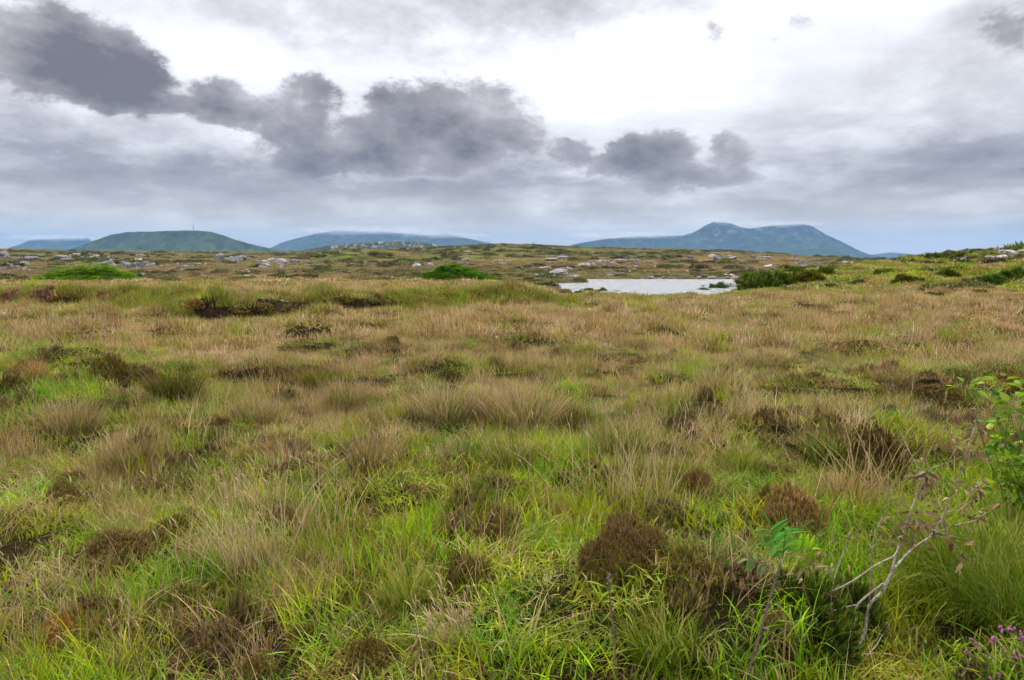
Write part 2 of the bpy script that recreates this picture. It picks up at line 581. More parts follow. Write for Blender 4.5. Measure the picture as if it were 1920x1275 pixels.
def moor_colour(x, y):
    """vegetation colour of the sheet, linear"""
    d = np.hypot(x, y); a = azparam(x, y)
    dep = np.maximum(y, d * .6)
    n = fbm(x / 60, y / 42, 4, 61); m = fbm(x / 14, y / 12, 3, 63)
    brown = np.array([.130, .082, .036]); tan = np.array([.215, .148, .062]); olive = np.array([.090, .092, .020]); green = np.array([.115, .132, .030]); dark = np.array([.050, .040, .018])
    wts = []
    hi = H(x, y, False)
    slope_up = np.clip((hi + 4.0) / 6, 0, 1) * sst(200, 400, d)
    wg = np.clip(.02 + 2.4 * n + 1.6 * m + (.45 + .55 * np.exp(-((a - .05) / .3) ** 2)) * slope_up, 0, .9)
    wg = np.maximum(wg, sst(.285, .40, a) * sst(42, 52, dep) * (1 - sst(150, 220, dep)) * .9)
    sd = poly_sd(x, y, LAKE)
    wg = np.maximum(wg, .55 * np.exp(-(np.clip(sd - 2, 0, 99) / 12) ** 2) * (sd > 1))
    hillg = sst(.285, .40, a) * sst(42, 52, dep) * (1 - sst(150, 220, dep))
    wt = np.clip(.42 - 1.4 * n + .8 * fbm(x / 25, y / 20, 3, 67), 0, 1)
    wo = np.clip(.35 + 1.6 * fbm(x / 33, y / 26, 3, 69), 0, 1)
    wd = np.clip(.10 + 2.2 * fbm(x / 12, y / 10, 3, 71), 0, .85)
    c = brown + (tan - brown) * wt[..., None]
    c = c + (olive - c) * (wo * .6)[..., None]
    c = c + (green - c) * wg[..., None]
    c = c + (dark - c) * wd[..., None]
    hg = np.array([.180, .225, .014]) * (1 + 1.6 * fbm(x / 5, y / 5, 3, 73))[..., None]
    c = c + (hg - c) * (hillg * .95)[..., None]
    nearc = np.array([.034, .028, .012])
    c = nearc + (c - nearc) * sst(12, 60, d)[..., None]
    wet = (sd < .4)
    c = np.where(wet[..., None], np.array([.03, .026, .02]), c)
    return c


# ================================================================== ground sheet
def build_ground():
    azs = np.concatenate([np.linspace(-180, -48, 40, endpoint=False), np.linspace(-48, 48, 470), np.linspace(48, 180, 41)[1:-1]])
    rr = np.concatenate([[0.35], np.geomspace(0.9, 420, 430), np.geomspace(440, 16000, 95)])
    A, Rr = np.meshgrid(np.radians(azs), rr, indexing='ij')
    X, Y = Rr * np.sin(A), Rr * np.cos(A)
    Z = H(X, Y)
    far = Rr > 1500
    Z = np.where(far, np.minimum(Z, Z), Z)
    na, nr = X.shape
    V = np.stack([X, Y, Z], -1).reshape(-1, 3)
    I = np.arange(na * nr).reshape(na, nr)
    J = np.roll(I, -1, axis=0)
    F = np.stack([I[:, :-1], I[:, 1:], J[:, 1:], J[:, :-1]], -1).reshape(-1, 4)[:, ::-1]
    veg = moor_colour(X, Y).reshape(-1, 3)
    me = bpy.data.meshes.new('ground')
    me.vertices.add(len(V) + 1)
    V = np.vstack([V, [[0, 0, H(0.0, 0.0)]]])
    me.vertices.foreach_set('co', V.ravel())
    caps = [[int(I[i, 0]), int(J[i, 0]), len(V) - 1] for i in range(na)]
    nq = len(F)
    me.loops.add(nq * 4 + 3 * na)
    me.polygons.add(nq + na)
    me.loops.foreach_set('vertex_index', np.concatenate([F.ravel(), np.array(caps)[:, ::-1].ravel()]).astype(np.int32))
    st = np.concatenate([np.arange(nq) * 4, nq * 4 + np.arange(na) * 3]).astype(np.int32)
    me.polygons.foreach_set('loop_start', st)
    me.update(calc_edges=True)
    me.polygons.foreach_set('use_smooth', [True] * len(me.polygons))
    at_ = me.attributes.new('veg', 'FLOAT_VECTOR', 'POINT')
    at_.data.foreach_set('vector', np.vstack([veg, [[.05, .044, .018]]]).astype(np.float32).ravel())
    o = obj('ground', me, mat_ground, kind='structure')
    return o


build_ground()

# ------------------------------------------------------------------ lake
mat_water, t = material('lake_water')
pos = t.node('ShaderNodeNewGeometry').outputs['Position']
wv = t.noise(t.vmath('MULTIPLY', pos, (0.55, 1.0, 1.0)), 1.1, 4, 0.62)
wv2 = t.noise(t.vmath('MULTIPLY', pos, (1.0, 0.45, 1.0)), 0.55, 3, 0.6)
bmp = t.node('ShaderNodeBump', {'Strength': 1.0, 'Distance': 1.6, 'Height': t.math('ADD', t.math('MULTIPLY', wv, .28), t.math('MULTIPLY', wv2, .75))})
pb = t.node('ShaderNodeBsdfPrincipled', {'Base Color': (0.17, 0.18, 0.19), 'Roughness': 0.2, 'IOR': 1.333, 'Normal': bmp.outputs[0]})
t.node('ShaderNodeOutputMaterial', {'Surface': pb.outputs[0]})
lk = bpy.data.meshes.new('lake')
lbm = bmesh.new()
c0 = Vector((sum(p[0] for p in LAKE) / len(LAKE), sum(p[1] for p in LAKE) / len(LAKE), 0))
big = [c0 + (Vector((p[0], p[1], 0)) - c0) * 1.16 for p in LAKE]
lbm.faces.new([lbm.verts.new((p.x, p.y, LAKE_Z)) for p in big])
bmesh.ops.triangulate(lbm, faces=lbm.faces[:])
lbm.normal_update()
if lbm.faces[:][0].normal.z < 0:
    bmesh.ops.reverse_faces(lbm, faces=lbm.faces[:])
lbm.to_mesh(lk); lbm.free()
obj('lake', lk, mat_water, kind='structure')


# ------------------------------------------------------------------ mountains and far hills
def hill_material(name, low, high, scree, amount, zlo, zhi, scale):
    m, t = material(name)
    g = t.node('ShaderNodeNewGeometry')
    z = t.node('ShaderNodeSeparateXYZ', {0: g.outputs['Position']}).outputs[2]
    n = t.noise(g.outputs['Position'], scale, 7, 0.62)
    n2 = t.noise(g.outputs['Position'], scale * 4.3, 6, 0.65)
    f = t.maprange(t.math('ADD', z, t.math('MULTIPLY', t.math('SUBTRACT', n, .5), (zhi - zlo) * 1.2)), zlo, zhi)
    c = t.mix(f, low, high)
    c = t.vmath('SCALE', c, scale=t.maprange(n2, .3, .7, .45, 1.6))
    s = t.math('MULTIPLY', t.maprange(n2, .54, .62), t.maprange(f, 0, 1, amount[0], amount[1]))
    c = t.mix(s, c, scree)
    t.node('ShaderNodeOutputMaterial', {'Surface': t.node('ShaderNodeBsdfDiffuse', {'Color': c}).outputs[0]})
    return m


def mountain(name, sky, D, depth, mat, seed, rough=0.30, n=220, nv=90, base=-140):
    """a solid upland: its long ridge follows the given skyline (px, row) at distance D"""
    sky = np.array(sky, float)
    xs = (sky[:, 0] - 960) / FPX * D
    zs = EYE + (HORIZON - sky[:, 1]) / FPX * D
    u = np.linspace(xs[0], xs[-1], n)
    v = np.linspace(-1, 1, nv)
    U, Vv = np.meshgrid(u, v, indexing='ij')
    zt = np.interp(U, xs, zs)
    L = (xs[-1] - xs[0])
    bend = 0.35 * fbm(U / (L * .18), Vv * 0, 3, seed)
    prof = np.clip(1 - np.abs(Vv + bend * (1 - np.abs(Vv))), 0, 1)
    prof = prof / prof.max(axis=1, keepdims=True)
    prof = np.where(prof > 0, prof ** 1.15, 0)
    gl = depth * 0.45
    rid = 1 - 2 * np.abs(fbm(U / (gl * .8), Vv * depth / (gl * 1.6), 4, seed + 3))
    rid2 = fbm(U / (gl * .22), Vv * depth / (gl * .22), 3, seed + 5)
    body = prof * (1 - rough * 2.2 * (1 - rid) * (1 - prof ** 6)) + rid2 * rough * .35 * prof * (1 - prof ** 3)
    Z = base + (zt - base) * body + rid2 * (zt - base) * .02
    X = U
    Y = D + Vv * depth * np.clip((zt - base) / (zs.max() - base), .25, 1)
    V = np.stack([X * (Y / D) ** 0.0, Y, Z], -1).reshape(-1, 3)
    I = np.arange(n * nv).reshape(n, nv)
    F = np.stack([I[:-1, :-1], I[1:, :-1], I[1:, 1:], I[:-1, 1:]], -1).reshape(-1, 4)
    me = mesh_np(name, V, F, smooth=True)
    return obj(name, me, mat, kind='structure')


mat_hill = hill_material('hill_grass', (.050, .075, .024), (.045, .052, .022), (.09, .08, .06), (.15, .35), 20, 130, .004)
mat_mtn = hill_material('mountain_heath', (.034, .048, .020), (.036, .036, .030), (.26, .24, .24), (.05, .60), 60, 330, .0022)
mat_knoll = hill_material('knoll_rock', (.07, .075, .035), (.08, .078, .045), (.42, .40, .38), (.5, .8), 0, 60, .012)

mountain('hill', [(110, 475), (150, 464), (190, 450), (215, 440), (240, 435.5), (265, 435), (290, 435.5), (312, 434.5), (335, 433.5), (390, 433.5), (410, 436), (430, 442), (455, 451), (485, 459), (520, 468), (560, 476)], 4500, 520, mat_hill, 101, .22)
mountain('mountain', [(-60, 478), (10, 468), (45, 459), (65, 450), (85, 448), (140, 447), (160, 445), (178, 452), (200, 460), (240, 474)], 9500, 1300, mat_mtn, 111, .28)
mountain('mountain', [(470, 480), (505, 468), (530, 456), (560, 447), (600, 438), (630, 432), (690, 434), (740, 437), (790, 441), (820, 442), (836, 437), (850, 441), (870, 446), (895, 451), (930, 458), (990, 467), (1040, 476)], 9500, 1500, mat_mtn, 121, .30)
mountain('knoll', [(540, 480), (580, 467), (620, 460.5), (680, 455), (740, 452.5), (780, 453.5), (810, 456), (830, 462), (870, 475)], 2800, 260, mat_knoll, 131, .14)
mountain('mountain', [(980, 482), (1060, 462), (1090, 455), (1130, 449), (1180, 444), (1240, 442), (1280, 442), (1300, 436), (1325, 422), (1340, 416.5), (1362, 418.5), (1385, 427), (1405, 429), (1450, 423), (1500, 421), (1520, 425), (1545, 440), (1580, 458), (1610, 472), (1640, 482), (1690, 492)], 8600, 1700, mat_mtn, 141, .30, n=320)
mountain('mountain', [(1560, 492), (1600, 482), (1640, 476), (1665, 473), (1700, 476), (1750, 480), (1800, 488)], 11000, 1100, mat_mtn, 151, .12, n=120, nv=50)

# ================================================================== plants: building blocks
CAMV = Vector((0, math.cos(PITCH), -math.sin(PITCH)))
KEEP = []       # (x, y, radius) where the grass cover leaves room


def fdepth(p):
    return (Vector(p) - Vector((0, 0, EYE))).dot(CAMV)


def px2m(p, px):
    return px * fdepth(p) / FPX


def blades(soup, rng, n, rad, L, wdt, lean, curve, seg=4, bias=(0, 0), dome=0.0, zfun=None, r0=None, hmax=1.0):
    """n grass blades as tapering bent ribbons"""
    q = np.sqrt(rng.random(n)) * rad
    ph = rng.random(n) * 2 * np.pi
    bx, by = q * np.cos(ph), q * np.sin(ph)
    phi = ph + rng.normal(0, .9, n) if dome else rng.random(n) * 2 * np.pi
    ln = rng.uniform(L[0], L[1], n)
    th0 = np.abs(rng.normal(lean[0], lean[1], n)) * (0.3 + 0.7 * q / max(rad, 1e-6)) if dome else np.abs(rng.normal(lean[0], lean[1], n))
    cv = rng.uniform(curve[0], curve[1], n)
    t = np.linspace(0, 1, seg + 1)
    th = th0[:, None] + cv[:, None] * t[None, :] ** 1.4
    st = ln[:, None] / seg
    dx = np.cos(phi)[:, None] * np.sin(th) + bias[0] * t[None, :]
    dy = np.sin(phi)[:, None] * np.sin(th) + bias[1] * t[None, :]
    dz = np.cos(th)
    X = bx[:, None] + np.cumsum(np.concatenate([np.zeros((n, 1)), dx[:, :-1] * st], 1), 1)
    Y = by[:, None] + np.cumsum(np.concatenate([np.zeros((n, 1)), dy[:, :-1] * st], 1), 1)
    Z = np.cumsum(np.concatenate([np.zeros((n, 1)), dz[:, :-1] * st], 1), 1) - 0.03
    if dome:
        Z = Z + (dome * (1 - (q / rad) ** 2))[:, None]
    wd = rng.uniform(wdt[0], wdt[1], n)
    tw = phi + np.pi / 2 + rng.normal(0, .7, n)
    sx, sy = np.cos(tw), np.sin(tw)
    wp = np.array([0.65, 1.0, 0.9, 0.62, 0.3, 0.2])[:seg] * 0.5 if seg <= 6 else None
    verts = []
    for k in range(seg):
        o = (wd * wp[k])
        verts.append(np.stack([X[:, k] - sx * o, Y[:, k] - sy * o, Z[:, k]], -1))
        verts.append(np.stack([X[:, k] + sx * o, Y[:, k] + sy * o, Z[:, k]], -1))
    verts.append(np.stack([X[:, seg], Y[:, seg], Z[:, seg]], -1))
    V = np.stack(verts, 1)                       # n, 2seg+1, 3
    m = 2 * seg + 1
    base = np.arange(n) * m
    F = []
    for k in range(seg - 1):
        F += np.stack([base + 2 * k, base + 2 * k + 1, base + 2 * k + 3, base + 2 * k + 2], -1).tolist()
    F += np.stack([base + 2 * seg - 2, base + 2 * seg - 1, base + 2 * seg], -1).tolist()
    hh = np.tile(np.append(np.repeat(t[:-1], 2), 1.0), n) * hmax
    rr = np.repeat(rng.random(n) if r0 is None else np.full(n, r0), m)
    off = soup.n
    soup.V.append(V.reshape(-1, 3)); soup.h.append(hh); soup.r.append(rr)
    soup.F += [[i + off for i in f] for f in F]
    soup.n += n * m
    return X[:, -1], Y[:, -1], Z[:, -1]


def sprigs(soup, rng, n, width, inner=0.5, zsq=0.78, lump=0.3, seed=0, leaflets=4, low=-0.15, slen=(.13, .26)):
    """dome of upright leafy sprigs, unit radius"""
    z = rng.uniform(low, 1, n); ph = rng.random(n) * 2 * np.pi
    s = np.sqrt(np.clip(1 - z * z, 0, 1))
    Dv = np.stack([s * np.cos(ph), s * np.sin(ph), z], -1)
    lumpv = 1 + lump * 2 * fbm(Dv[:, 0] * 1.7 + Dv[:, 2] * 1.1 + 5, Dv[:, 1] * 1.7 - Dv[:, 2] * .7 + 3, 3, seed)
    Pt = Dv * (lumpv * rng.uniform(.74, 1.03, n))[:, None]
    Pt[:, 2] *= zsq
    axis = Dv * 0.85 + np.array([0, 0, .5]) + rng.normal(0, .25, (n, 3))
    axis /= np.linalg.norm(axis, axis=1)[:, None]
    ln = rng.uniform(*slen, n)
    B = Pt - axis * ln[:, None]
    ref = np.where(np.abs(axis[:, 2:3]) > .9, np.array([[1., 0, 0]]), np.array([[0, 0, 1.]]))
    u = np.cross(axis, ref); u /= np.linalg.norm(u, axis=1)[:, None]
    v = np.cross(axis, u)
    wd = width * rng.uniform(.7, 1.3, n)
    pts, hs = [], []
    for (tt, ww) in ((.15, .55), (.62, 1.0)):
        for k in range(3):
            c, s_ = math.cos(k * 2.094 + tt), math.sin(k * 2.094 + tt)
            pts.append(B + axis * (ln * tt)[:, None] + (u * c + v * s_) * (wd * ww)[:, None])
            hs.append(tt)
    pts.append(Pt); hs.append(1.0)
    fl = [[0, 1, 4, 3], [1, 2, 5, 4], [2, 0, 3, 5], [3, 4, 6], [4, 5, 6], [5, 3, 6]]
    m = 7
    for q in range(leaflets):
        tt = .3 + .6 * q / max(leaflets - 1, 1)
        an = q * 2.4
        dirq = (u * math.cos(an) + v * math.sin(an))
        b0 = B + axis * (ln * tt)[:, None]
        tip = b0 + dirq * (wd * 3.2)[:, None] + axis * (wd * 3.6)[:, None]
        sd_ = np.cross(axis, dirq) * (wd * .8)[:, None]
        pts += [b0 - sd_, b0 + sd_, tip]; hs += [tt, tt, tt + .1]
        fl.append([m, m + 1, m + 2]); m += 3
    V = np.stack(pts, 1)
    base = (np.arange(n) * m)
    off = soup.n
    for f in fl:
        soup.F += (base[:, None] + np.array(f)[None, :] + off).tolist()
    soup.V.append(V.reshape(-1, 3))
    soup.h.append(np.tile(np.array(hs), n)); soup.r.append(np.repeat(rng.random(n), m))
    soup.n += n * m


def stems_mesh(rng, n, zsq=0.78, name='stems', r=.02):
    s = Soup()
    for i in range(n):
        a = rng.random() * 6.283; q = rng.uniform(.25, .8)
        p = [(0.12 * math.cos(a), 0.12 * math.sin(a), -.12), (q * .45 * math.cos(a + .2), q * .45 * math.sin(a + .2), zsq * .25), (q * math.cos(a), q * math.sin(a), zsq * rng.uniform(.35, .62))]
        tube(s, spline(p, 2), [r, r * .8, r * .7, r * .5, r * .3], 4)
    return s.mesh(name)


# ------------------------------------------------------------------ plant materials
HEATH_STOPS = [(0.0, (.060, .048, .016)), (0.40, (.135, .105, .028)), (0.75, (.210, .145, .065)), (1.0, (.290, .190, .150))]
mat_heather = ramp_leaf('heather_leaf', HEATH_STOPS, .22, .8, alt=(.55, [(0.0, (.080, .070, .014)), (.6, (.180, .150, .024)), (1, (.230, .175, .045))]))
mat_heather_fl = ramp_leaf('heather_flower', [(0.0, (.06, .05, .02)), (.55, (.16, .10, .05)), (1, (.24, .12, .11))], .25, .7)
mat_shrub = ramp_leaf('shrub_leaf', [(0.0, (.030, .048, .008)), (.6, (.065, .110, .012)), (1, (.115, .170, .018))], .25, .9, alt=(.8, [(0, (.05, .035, .012)), (1, (.12, .085, .03))]))
mat_bracken = ramp_leaf('bracken_leaf', [(0.0, (.050, .120, .006)), (1, (.115, .250, .008))], .40, .7)
mat_wood = ramp_leaf('heather_wood', [(0, (.10, .075, .055)), (1, (.13, .09, .07))], 0, .4)
mat_tgreen = ramp_leaf('tussock_green', [(0.0, (.115, .125, .018)), (.5, (.140, .190, .014)), (.85, (.200, .180, .040)), (1, (.33, .24, .10))], .38, .7)
mat_tstraw = ramp_leaf('tussock_straw', [(0.0, (.20, .155, .055)), (.5, (.37, .27, .135)), (1, (.50, .39, .25))], .30, .6)
mat_stalk = ramp_leaf('dry_stalk', [(0.0, (.30, .23, .10)), (.6, (.52, .41, .25)), (1, (.60, .48, .32))], .2, .5)
mat_bark, t = material('pale_bark')
g = t.node('ShaderNodeTexCoord').outputs['Object']
nb = t.noise(g, 60, 5, .65); nb2 = t.noise(g, 9, 3, .5)
c = t.ramp(nb, [(.36, (.13, .095, .075)), (.52, (.34, .28, .22)), (.70, (.56, .50, .42))])
c = t.mix(t.maprange(nb2, .45, .65), c, (.20, .135, .115))
t.node('ShaderNodeOutputMaterial', {'Surface': t.node('ShaderNodeBsdfPrincipled', {'Base Color': c, 'Roughness': .8, 'Normal': t.node('ShaderNodeBump', {'Strength': .5, 'Distance': .002, 'Height': nb}).outputs[0]}).outputs[0]})
mat_bark_red, t = material('red_brown_bark')
nb = t.noise(t.node('ShaderNodeTexCoord').outputs['Object'], 80, 4, .6)
c = t.ramp(nb, [(.35, (.10, .055, .045)), (.65, (.24, .150, .125))])
t.node('ShaderNodeOutputMaterial', {'Surface': t.node('ShaderNodeBsdfPrincipled', {'Base Color': c, 'Roughness': .65}).outputs[0]})


def solid_leaf(name, col, transl=.35, gloss=.06, vary=.4):
    m, t = material(name)
    oi = t.node('ShaderNodeObjectInfo')
    n = t.noise(t.node('ShaderNodeTexCoord').outputs['Object'], 45, 3, .6)
    c = t.vmath('SCALE', t.vmath('MULTIPLY', oi.outputs['Color'], col), scale=t.math('MULTIPLY', t.maprange(oi.outputs['Random'], 0, 1, 1 - vary, 1 + vary), t.maprange(n, .3, .7, .8, 1.2)))
    leaf_shader(t, c, transl, gloss, .35)
    return m


mat_leaf = solid_leaf('broad_leaf', (.150, .270, .012), .42, .012, .45)
mat_rowan = solid_leaf('rowan_leaf', (.085, .250, .034), .42, .0, .3)
mat_dryleaf = solid_leaf('withered_leaf', (.22, .150, .085), .25, .01, .5)
mat_pink = solid_leaf('pink_petal', (.40, .11, .30), .3, .03, .2)

# ------------------------------------------------------------------ rock
mat_rock, t = material('lichen_granite')
oc = t.node('ShaderNodeTexCoord').outputs['Object']
oi = t.node('ShaderNodeObjectInfo')
oc = t.vmath('ADD', oc, t.vmath('SCALE', (13.1, 7.7, 3.3), scale=oi.outputs['Random']))
n1 = t.noise(oc, 1.6, 6, .65); n2 = t.noise(oc, 5.0, 5, .65); n3 = t.noise(oc, 18.0, 4, .6)
c = t.ramp(n1, [(.30, (.110, .098, .098)), (.52, (.215, .195, .198)), (.72, (.34, .315, .31))])
c = t.mix(t.maprange(n2, .55, .63), c, (.52, .50, .47))
c = t.mix(t.maprange(n2, .42, .36), c, (.055, .048, .045))
c = t.vmath('SCALE', c, scale=t.maprange(n3, .3, .7, .78, 1.22))
c = t.vmath('MULTIPLY', c, oi.outputs['Color'])
bmp = t.node('ShaderNodeBump', {'Strength': .8, 'Distance': .12, 'Height': t.math('ADD', n2, t.math('MULTIPLY', n3, .4))})
t.node('ShaderNodeOutputMaterial', {'Surface': t.node('ShaderNodeBsdfPrincipled', {'Base Color': c, 'Roughness': .9, 'Normal': bmp.outputs[0]}).outputs[0]})


def rock_mesh(seed, sub=3, cuts=9, flat=.7):
    rng = np.random.default_rng(seed)
    bm = bmesh.new()
    bmesh.ops.create_icosphere(bm, subdivisions=sub, radius=1)
    V = np.array([v.co[:] for v in bm.verts])
    for _ in range(cuts):
        nrm = rng.normal(0, 1, 3); nrm[2] = abs(nrm[2]) * .8; nrm /= np.linalg.norm(nrm)
        dd = rng.uniform(.45, .85)
        ex = V @ nrm - dd
        V = np.where((ex > 0)[:, None], V - nrm * (ex * .92)[:, None], V)
    nz = fbm(V[:, 0] * 2.2 + V[:, 2] * 1.3, V[:, 1] * 2.2 - V[:, 2] * .9, 4, seed)
    V = V * (1 + .30 * nz)[:, None]
    V[:, 2] *= flat
    for v, co in zip(bm.verts, V):
        v.co = co
    me = bpy.data.meshes.new('rock')
    bm.to_mesh(me); bm.free()
    me.materials.append(mat_rock)
    return me


ROCKS = [rock_mesh(300 + i, 3 if i < 4 else 2, 7 + i % 4, .62 + .06 * (i % 4)) for i in range(9)]
ROCK_NEAR = rock_mesh(333, 4, 11, .8)
ROCK_SLAB = rock_mesh(341, 3, 6, .38)
ROCK_BLOCK = rock_mesh(352, 3, 12, 1.15)


def rock(p, wid, hgt, label, group=None, me=None, rz=None, tint=(1, 1, 1), name='boulder', depthk=.8, sink=.22):
    me = me or random.choice(ROCKS)
    zext = max(v.co.z for v in me.vertices) if me.name not in _zx else _zx[me.name]
    _zx[me.name] = zext
    rz = random.uniform(0, 6.28) if rz is None else rz
    o = obj(name, me, None, None, (p[0], p[1], p[2] + hgt * (.5 - sink)), label, 'rock', group, None, (random.uniform(-.15, .15), random.uniform(-.15, .15), rz),
            (wid * .5, wid * .5 * depthk, hgt * .55 / zext))
    o.color = (*tint, 1)
    return o


_zx = {}

ORD = ['leftmost', 'second', 'third', 'fourth', 'fifth', 'sixth', 'seventh', 'eighth', 'ninth', 'tenth', 'eleventh', 'twelfth', 'thirteenth', 'fourteenth', 'fifteenth', 'sixteenth', 'seventeenth', 'eighteenth', 'nineteenth', 'twentieth']
TENS = ['first', 'second', 'third', 'fourth', 'fifth', 'sixth', 'seventh', 'eighth', 'ninth']


def ordinal(k, n):
    if n == 1:
        return ''
    if k == 0:
        return ', leftmost one'
    if k == n - 1:
        return ', rightmost one'
    w_ = ORD[k] if k < 20 else ('twenty-' + TENS[k - 20] if k < 29 else 'thirtieth')
    return ', ' + w_ + ' from the left'


# ------------------------------------------------------------------ heather bushes
rg = np.random.default_rng(5)


def heather_pair(n, wdt, seed, fl=False, low=-.15, slen=(.13, .26), leaflets=3, lump=.45):
    s = Soup(); sprigs(s, np.random.default_rng(seed), n, wdt, lump=lump, seed=seed, low=low, slen=slen, leaflets=leaflets)
    f = s.mesh('heather_foliage')
    f.materials.append(mat_heather_fl if fl else mat_heather)
    st = stems_mesh(np.random.default_rng(seed + 1), 9)
    st.materials.append(mat_wood)
    return f, st


HEATH_BIG = heather_pair(6500, .0075, 401, slen=(.08, .17), lump=.26)
HEATHS = [heather_pair(2000, .014, 410 + i, slen=(.10, .20)) for i in range(4)]
HEATH_FL = heather_pair(500, .034, 421, True)
HEATH_FAR = [heather_pair(260, .055, 430 + i) for i in range(3)]

TINTS = {'mauve': (1.22, 1.12, 1.05), 'olive': (1.15, 1.30, .75), 'red': (1.12, .88, .78), 'grey': (1.55, 1.40, 1.45), 'dark': (.80, .76, .62), 'redbrown': (1.12, 1.02, .78), 'orange': (1.55, 1.05, .5), 'brown': (1.2, 1.1, .9)}


def heather(px, py, wpx, hpx, tint, label, group=None, pair=None, p=None, cat='heather'):
    p = p or hit(px, py)
    w_ = px2m(p, wpx); h_ = px2m(p, hpx)
    pair = pair or random.choice(HEATHS)
    c = tuple(k * random.uniform(.88, 1.12) for k in TINTS[tint])
    root = empty('heather_bush', (p[0], p[1] + w_ * .15, p[2] - .03), label, cat, group, (0, 0, random.uniform(0, 6.28)), (w_ * .5, w_ * .46, h_ / .86))
    for nm, me in (('foliage', pair[0]), ('stems', pair[1])):
        o = obj(nm, me, None, root)
        o.color = (*c, 1)
    KEEP.append((p[0], p[1] + w_ * .15, w_ * .28))
    return root


heather(1180, 1070, 186, 110, 'mauve', 'large domed heather bush with mauve brown top in bright grass', pair=HEATH_BIG)
heather(1303, 1088, 130, 72, 'olive', 'low olive brown heather spreading beside the large domed heather bush')
HEATH_NEAR = [
    (1307, 932, 78, 56, 'red', 'small dark reddish heather cushion behind the large domed heather bush'),
    (1490, 992, 125, 95, 'grey', 'greyish mauve heather clump behind the rowan seedling'),
    (1437, 952, 50, 48, 'red', 'little rusty heather tuft touching the greyish mauve heather clump'),
    (1658, 888, 140, 88, 'dark', 'wide dark heather behind the bare branched shrub'),
    (880, 1112, 105, 95, 'redbrown', 'brown heather under arching straw stalks, left of the large domed bush'),
    (665, 1128, 62, 48, 'olive', 'small olive heather between tall straw stalks and the brown heather'),
    (330, 1142, 112, 62, 'olive', 'low olive brown heather below the tall straw stalks'),
    (110, 1220, 120, 80, 'orange', 'orange brown heather near the lower left corner'),
    (195, 1222, 100, 84, 'mauve', 'mauve heather touching the orange brown heather'),
    (405, 1240, 112, 76, 'mauve', 'pale mauve heather with arching dry stalks in front'),
    (215, 1050, 150, 58, 'dark', 'wide dark flat heather patch left of the tall straw stalks'),
    (330, 1002, 120, 46, 'dark', 'flat dark heather behind the tall straw stalks at left'),
    (565, 1220, 84, 62, 'redbrown', 'red brown heather clump at the bottom, left of the feathery tuft'),
    (690, 1252, 120, 66, 'redbrown', 'red brown heather at the bottom edge beside the feathery pale tuft'),
    (105, 948, 70, 50, 'redbrown', 'reddish heather tuft in grass at the far left of the foreground'),
    (330, 1278, 110, 60, 'mauve', 'mauve heather cut by the bottom edge below the arching stalks'),
    (480, 1278, 110, 52, 'redbrown', 'brown heather cut by the bottom edge beside pale mauve heather'),
    (520, 990, 80, 40, 'dark', 'dark heather hidden behind the tall straw stalks'),
    (1040, 990, 52, 50, 'grey', 'small greyish dead heather sprig in bright grass'),
    (1290, 802, 76, 42, 'dark', 'dark round heather pair by the green tussock, larger one'),
    (1248, 812, 44, 34, 'dark', 'dark round heather pair by the green tussock, smaller one'),
    (1475, 792, 58, 38, 'redbrown', 'red brown heather dome in straw grass right of the tussocks'),
    (690, 896, 100, 44, 'brown', 'brown heather under the pale tussock at centre left'),
    (735, 642, 32, 18, 'dark', 'small dark heather dome far out in the straw field'),
    (838, 716, 60, 30, 'dark', 'dark heather behind the pale leaning tussock'),
    (1110, 716, 38, 24, 'dark', 'blackish heather stub with upright stalks in straw grass'),
    (1242, 748, 74, 30, 'dark', 'flat dark heather in straw behind the green tussock'),
    (205, 712, 84, 48, 'dark', 'dark heather left of the dark rush tussock'),
    (268, 728, 62, 52, 'dark', 'dark heather touching the dark rush tussock'),
    (18, 742, 66, 50, 'dark', 'dark heather at the left edge of the lush hollow'),
    (45, 705, 70, 34, 'brown', 'brown heather on the lush rise at the left edge'),
    (1022, 866, 44, 26, 'redbrown', 'tiny red brown heather beside the green rush tussock'),
    (1768, 742, 110, 26, 'dark', 'dark heather fringe on top of the bare peat edge'),
    (1890, 728, 90, 30, 'redbrown', 'red brown heather on peat behind the leafy bush'),
    (130, 905, 60, 30, 'brown', 'small brown heather low in mixed grass at the left'),
    (750, 985, 60, 30, 'grey', 'grey dead heather twig clump in the middle foreground'),
    (940, 1010, 70, 40, 'redbrown', 'low red brown heather in bright grass left of the large domed bush'),
    (560, 905, 60, 26, 'brown', 'brown heather spot in straw grass above the tall stalks'),
    (1445, 1010, 46, 30, 'redbrown', 'rusty dead bracken and heather tuft behind the rowan leaf'),
    (1360, 700, 44, 22, 'dark', 'small dark heather among pale straw right of centre'),
    (1625, 700, 54, 20, 'redbrown', 'red brown heather low in the straw field at right'),
]
for (px, py, w_, h_, tn, lb) in HEATH_NEAR:
    heather(px, py, w_, h_, tn, lb)
for (px, py, w_, h_, lb) in [(20, 566, 46, 26, 'purple flowering heather at the left edge of the bank'), (82, 568, 64, 34, 'pinkish purple flowering heather on the bank above the pale stone'),
                             (190, 566, 50, 22, 'dull purple flowering heather on the bank, right of the brighter ones')]:
    heather(px, py, w_, h_, 'mauve', lb, pair=HEATH_FL)
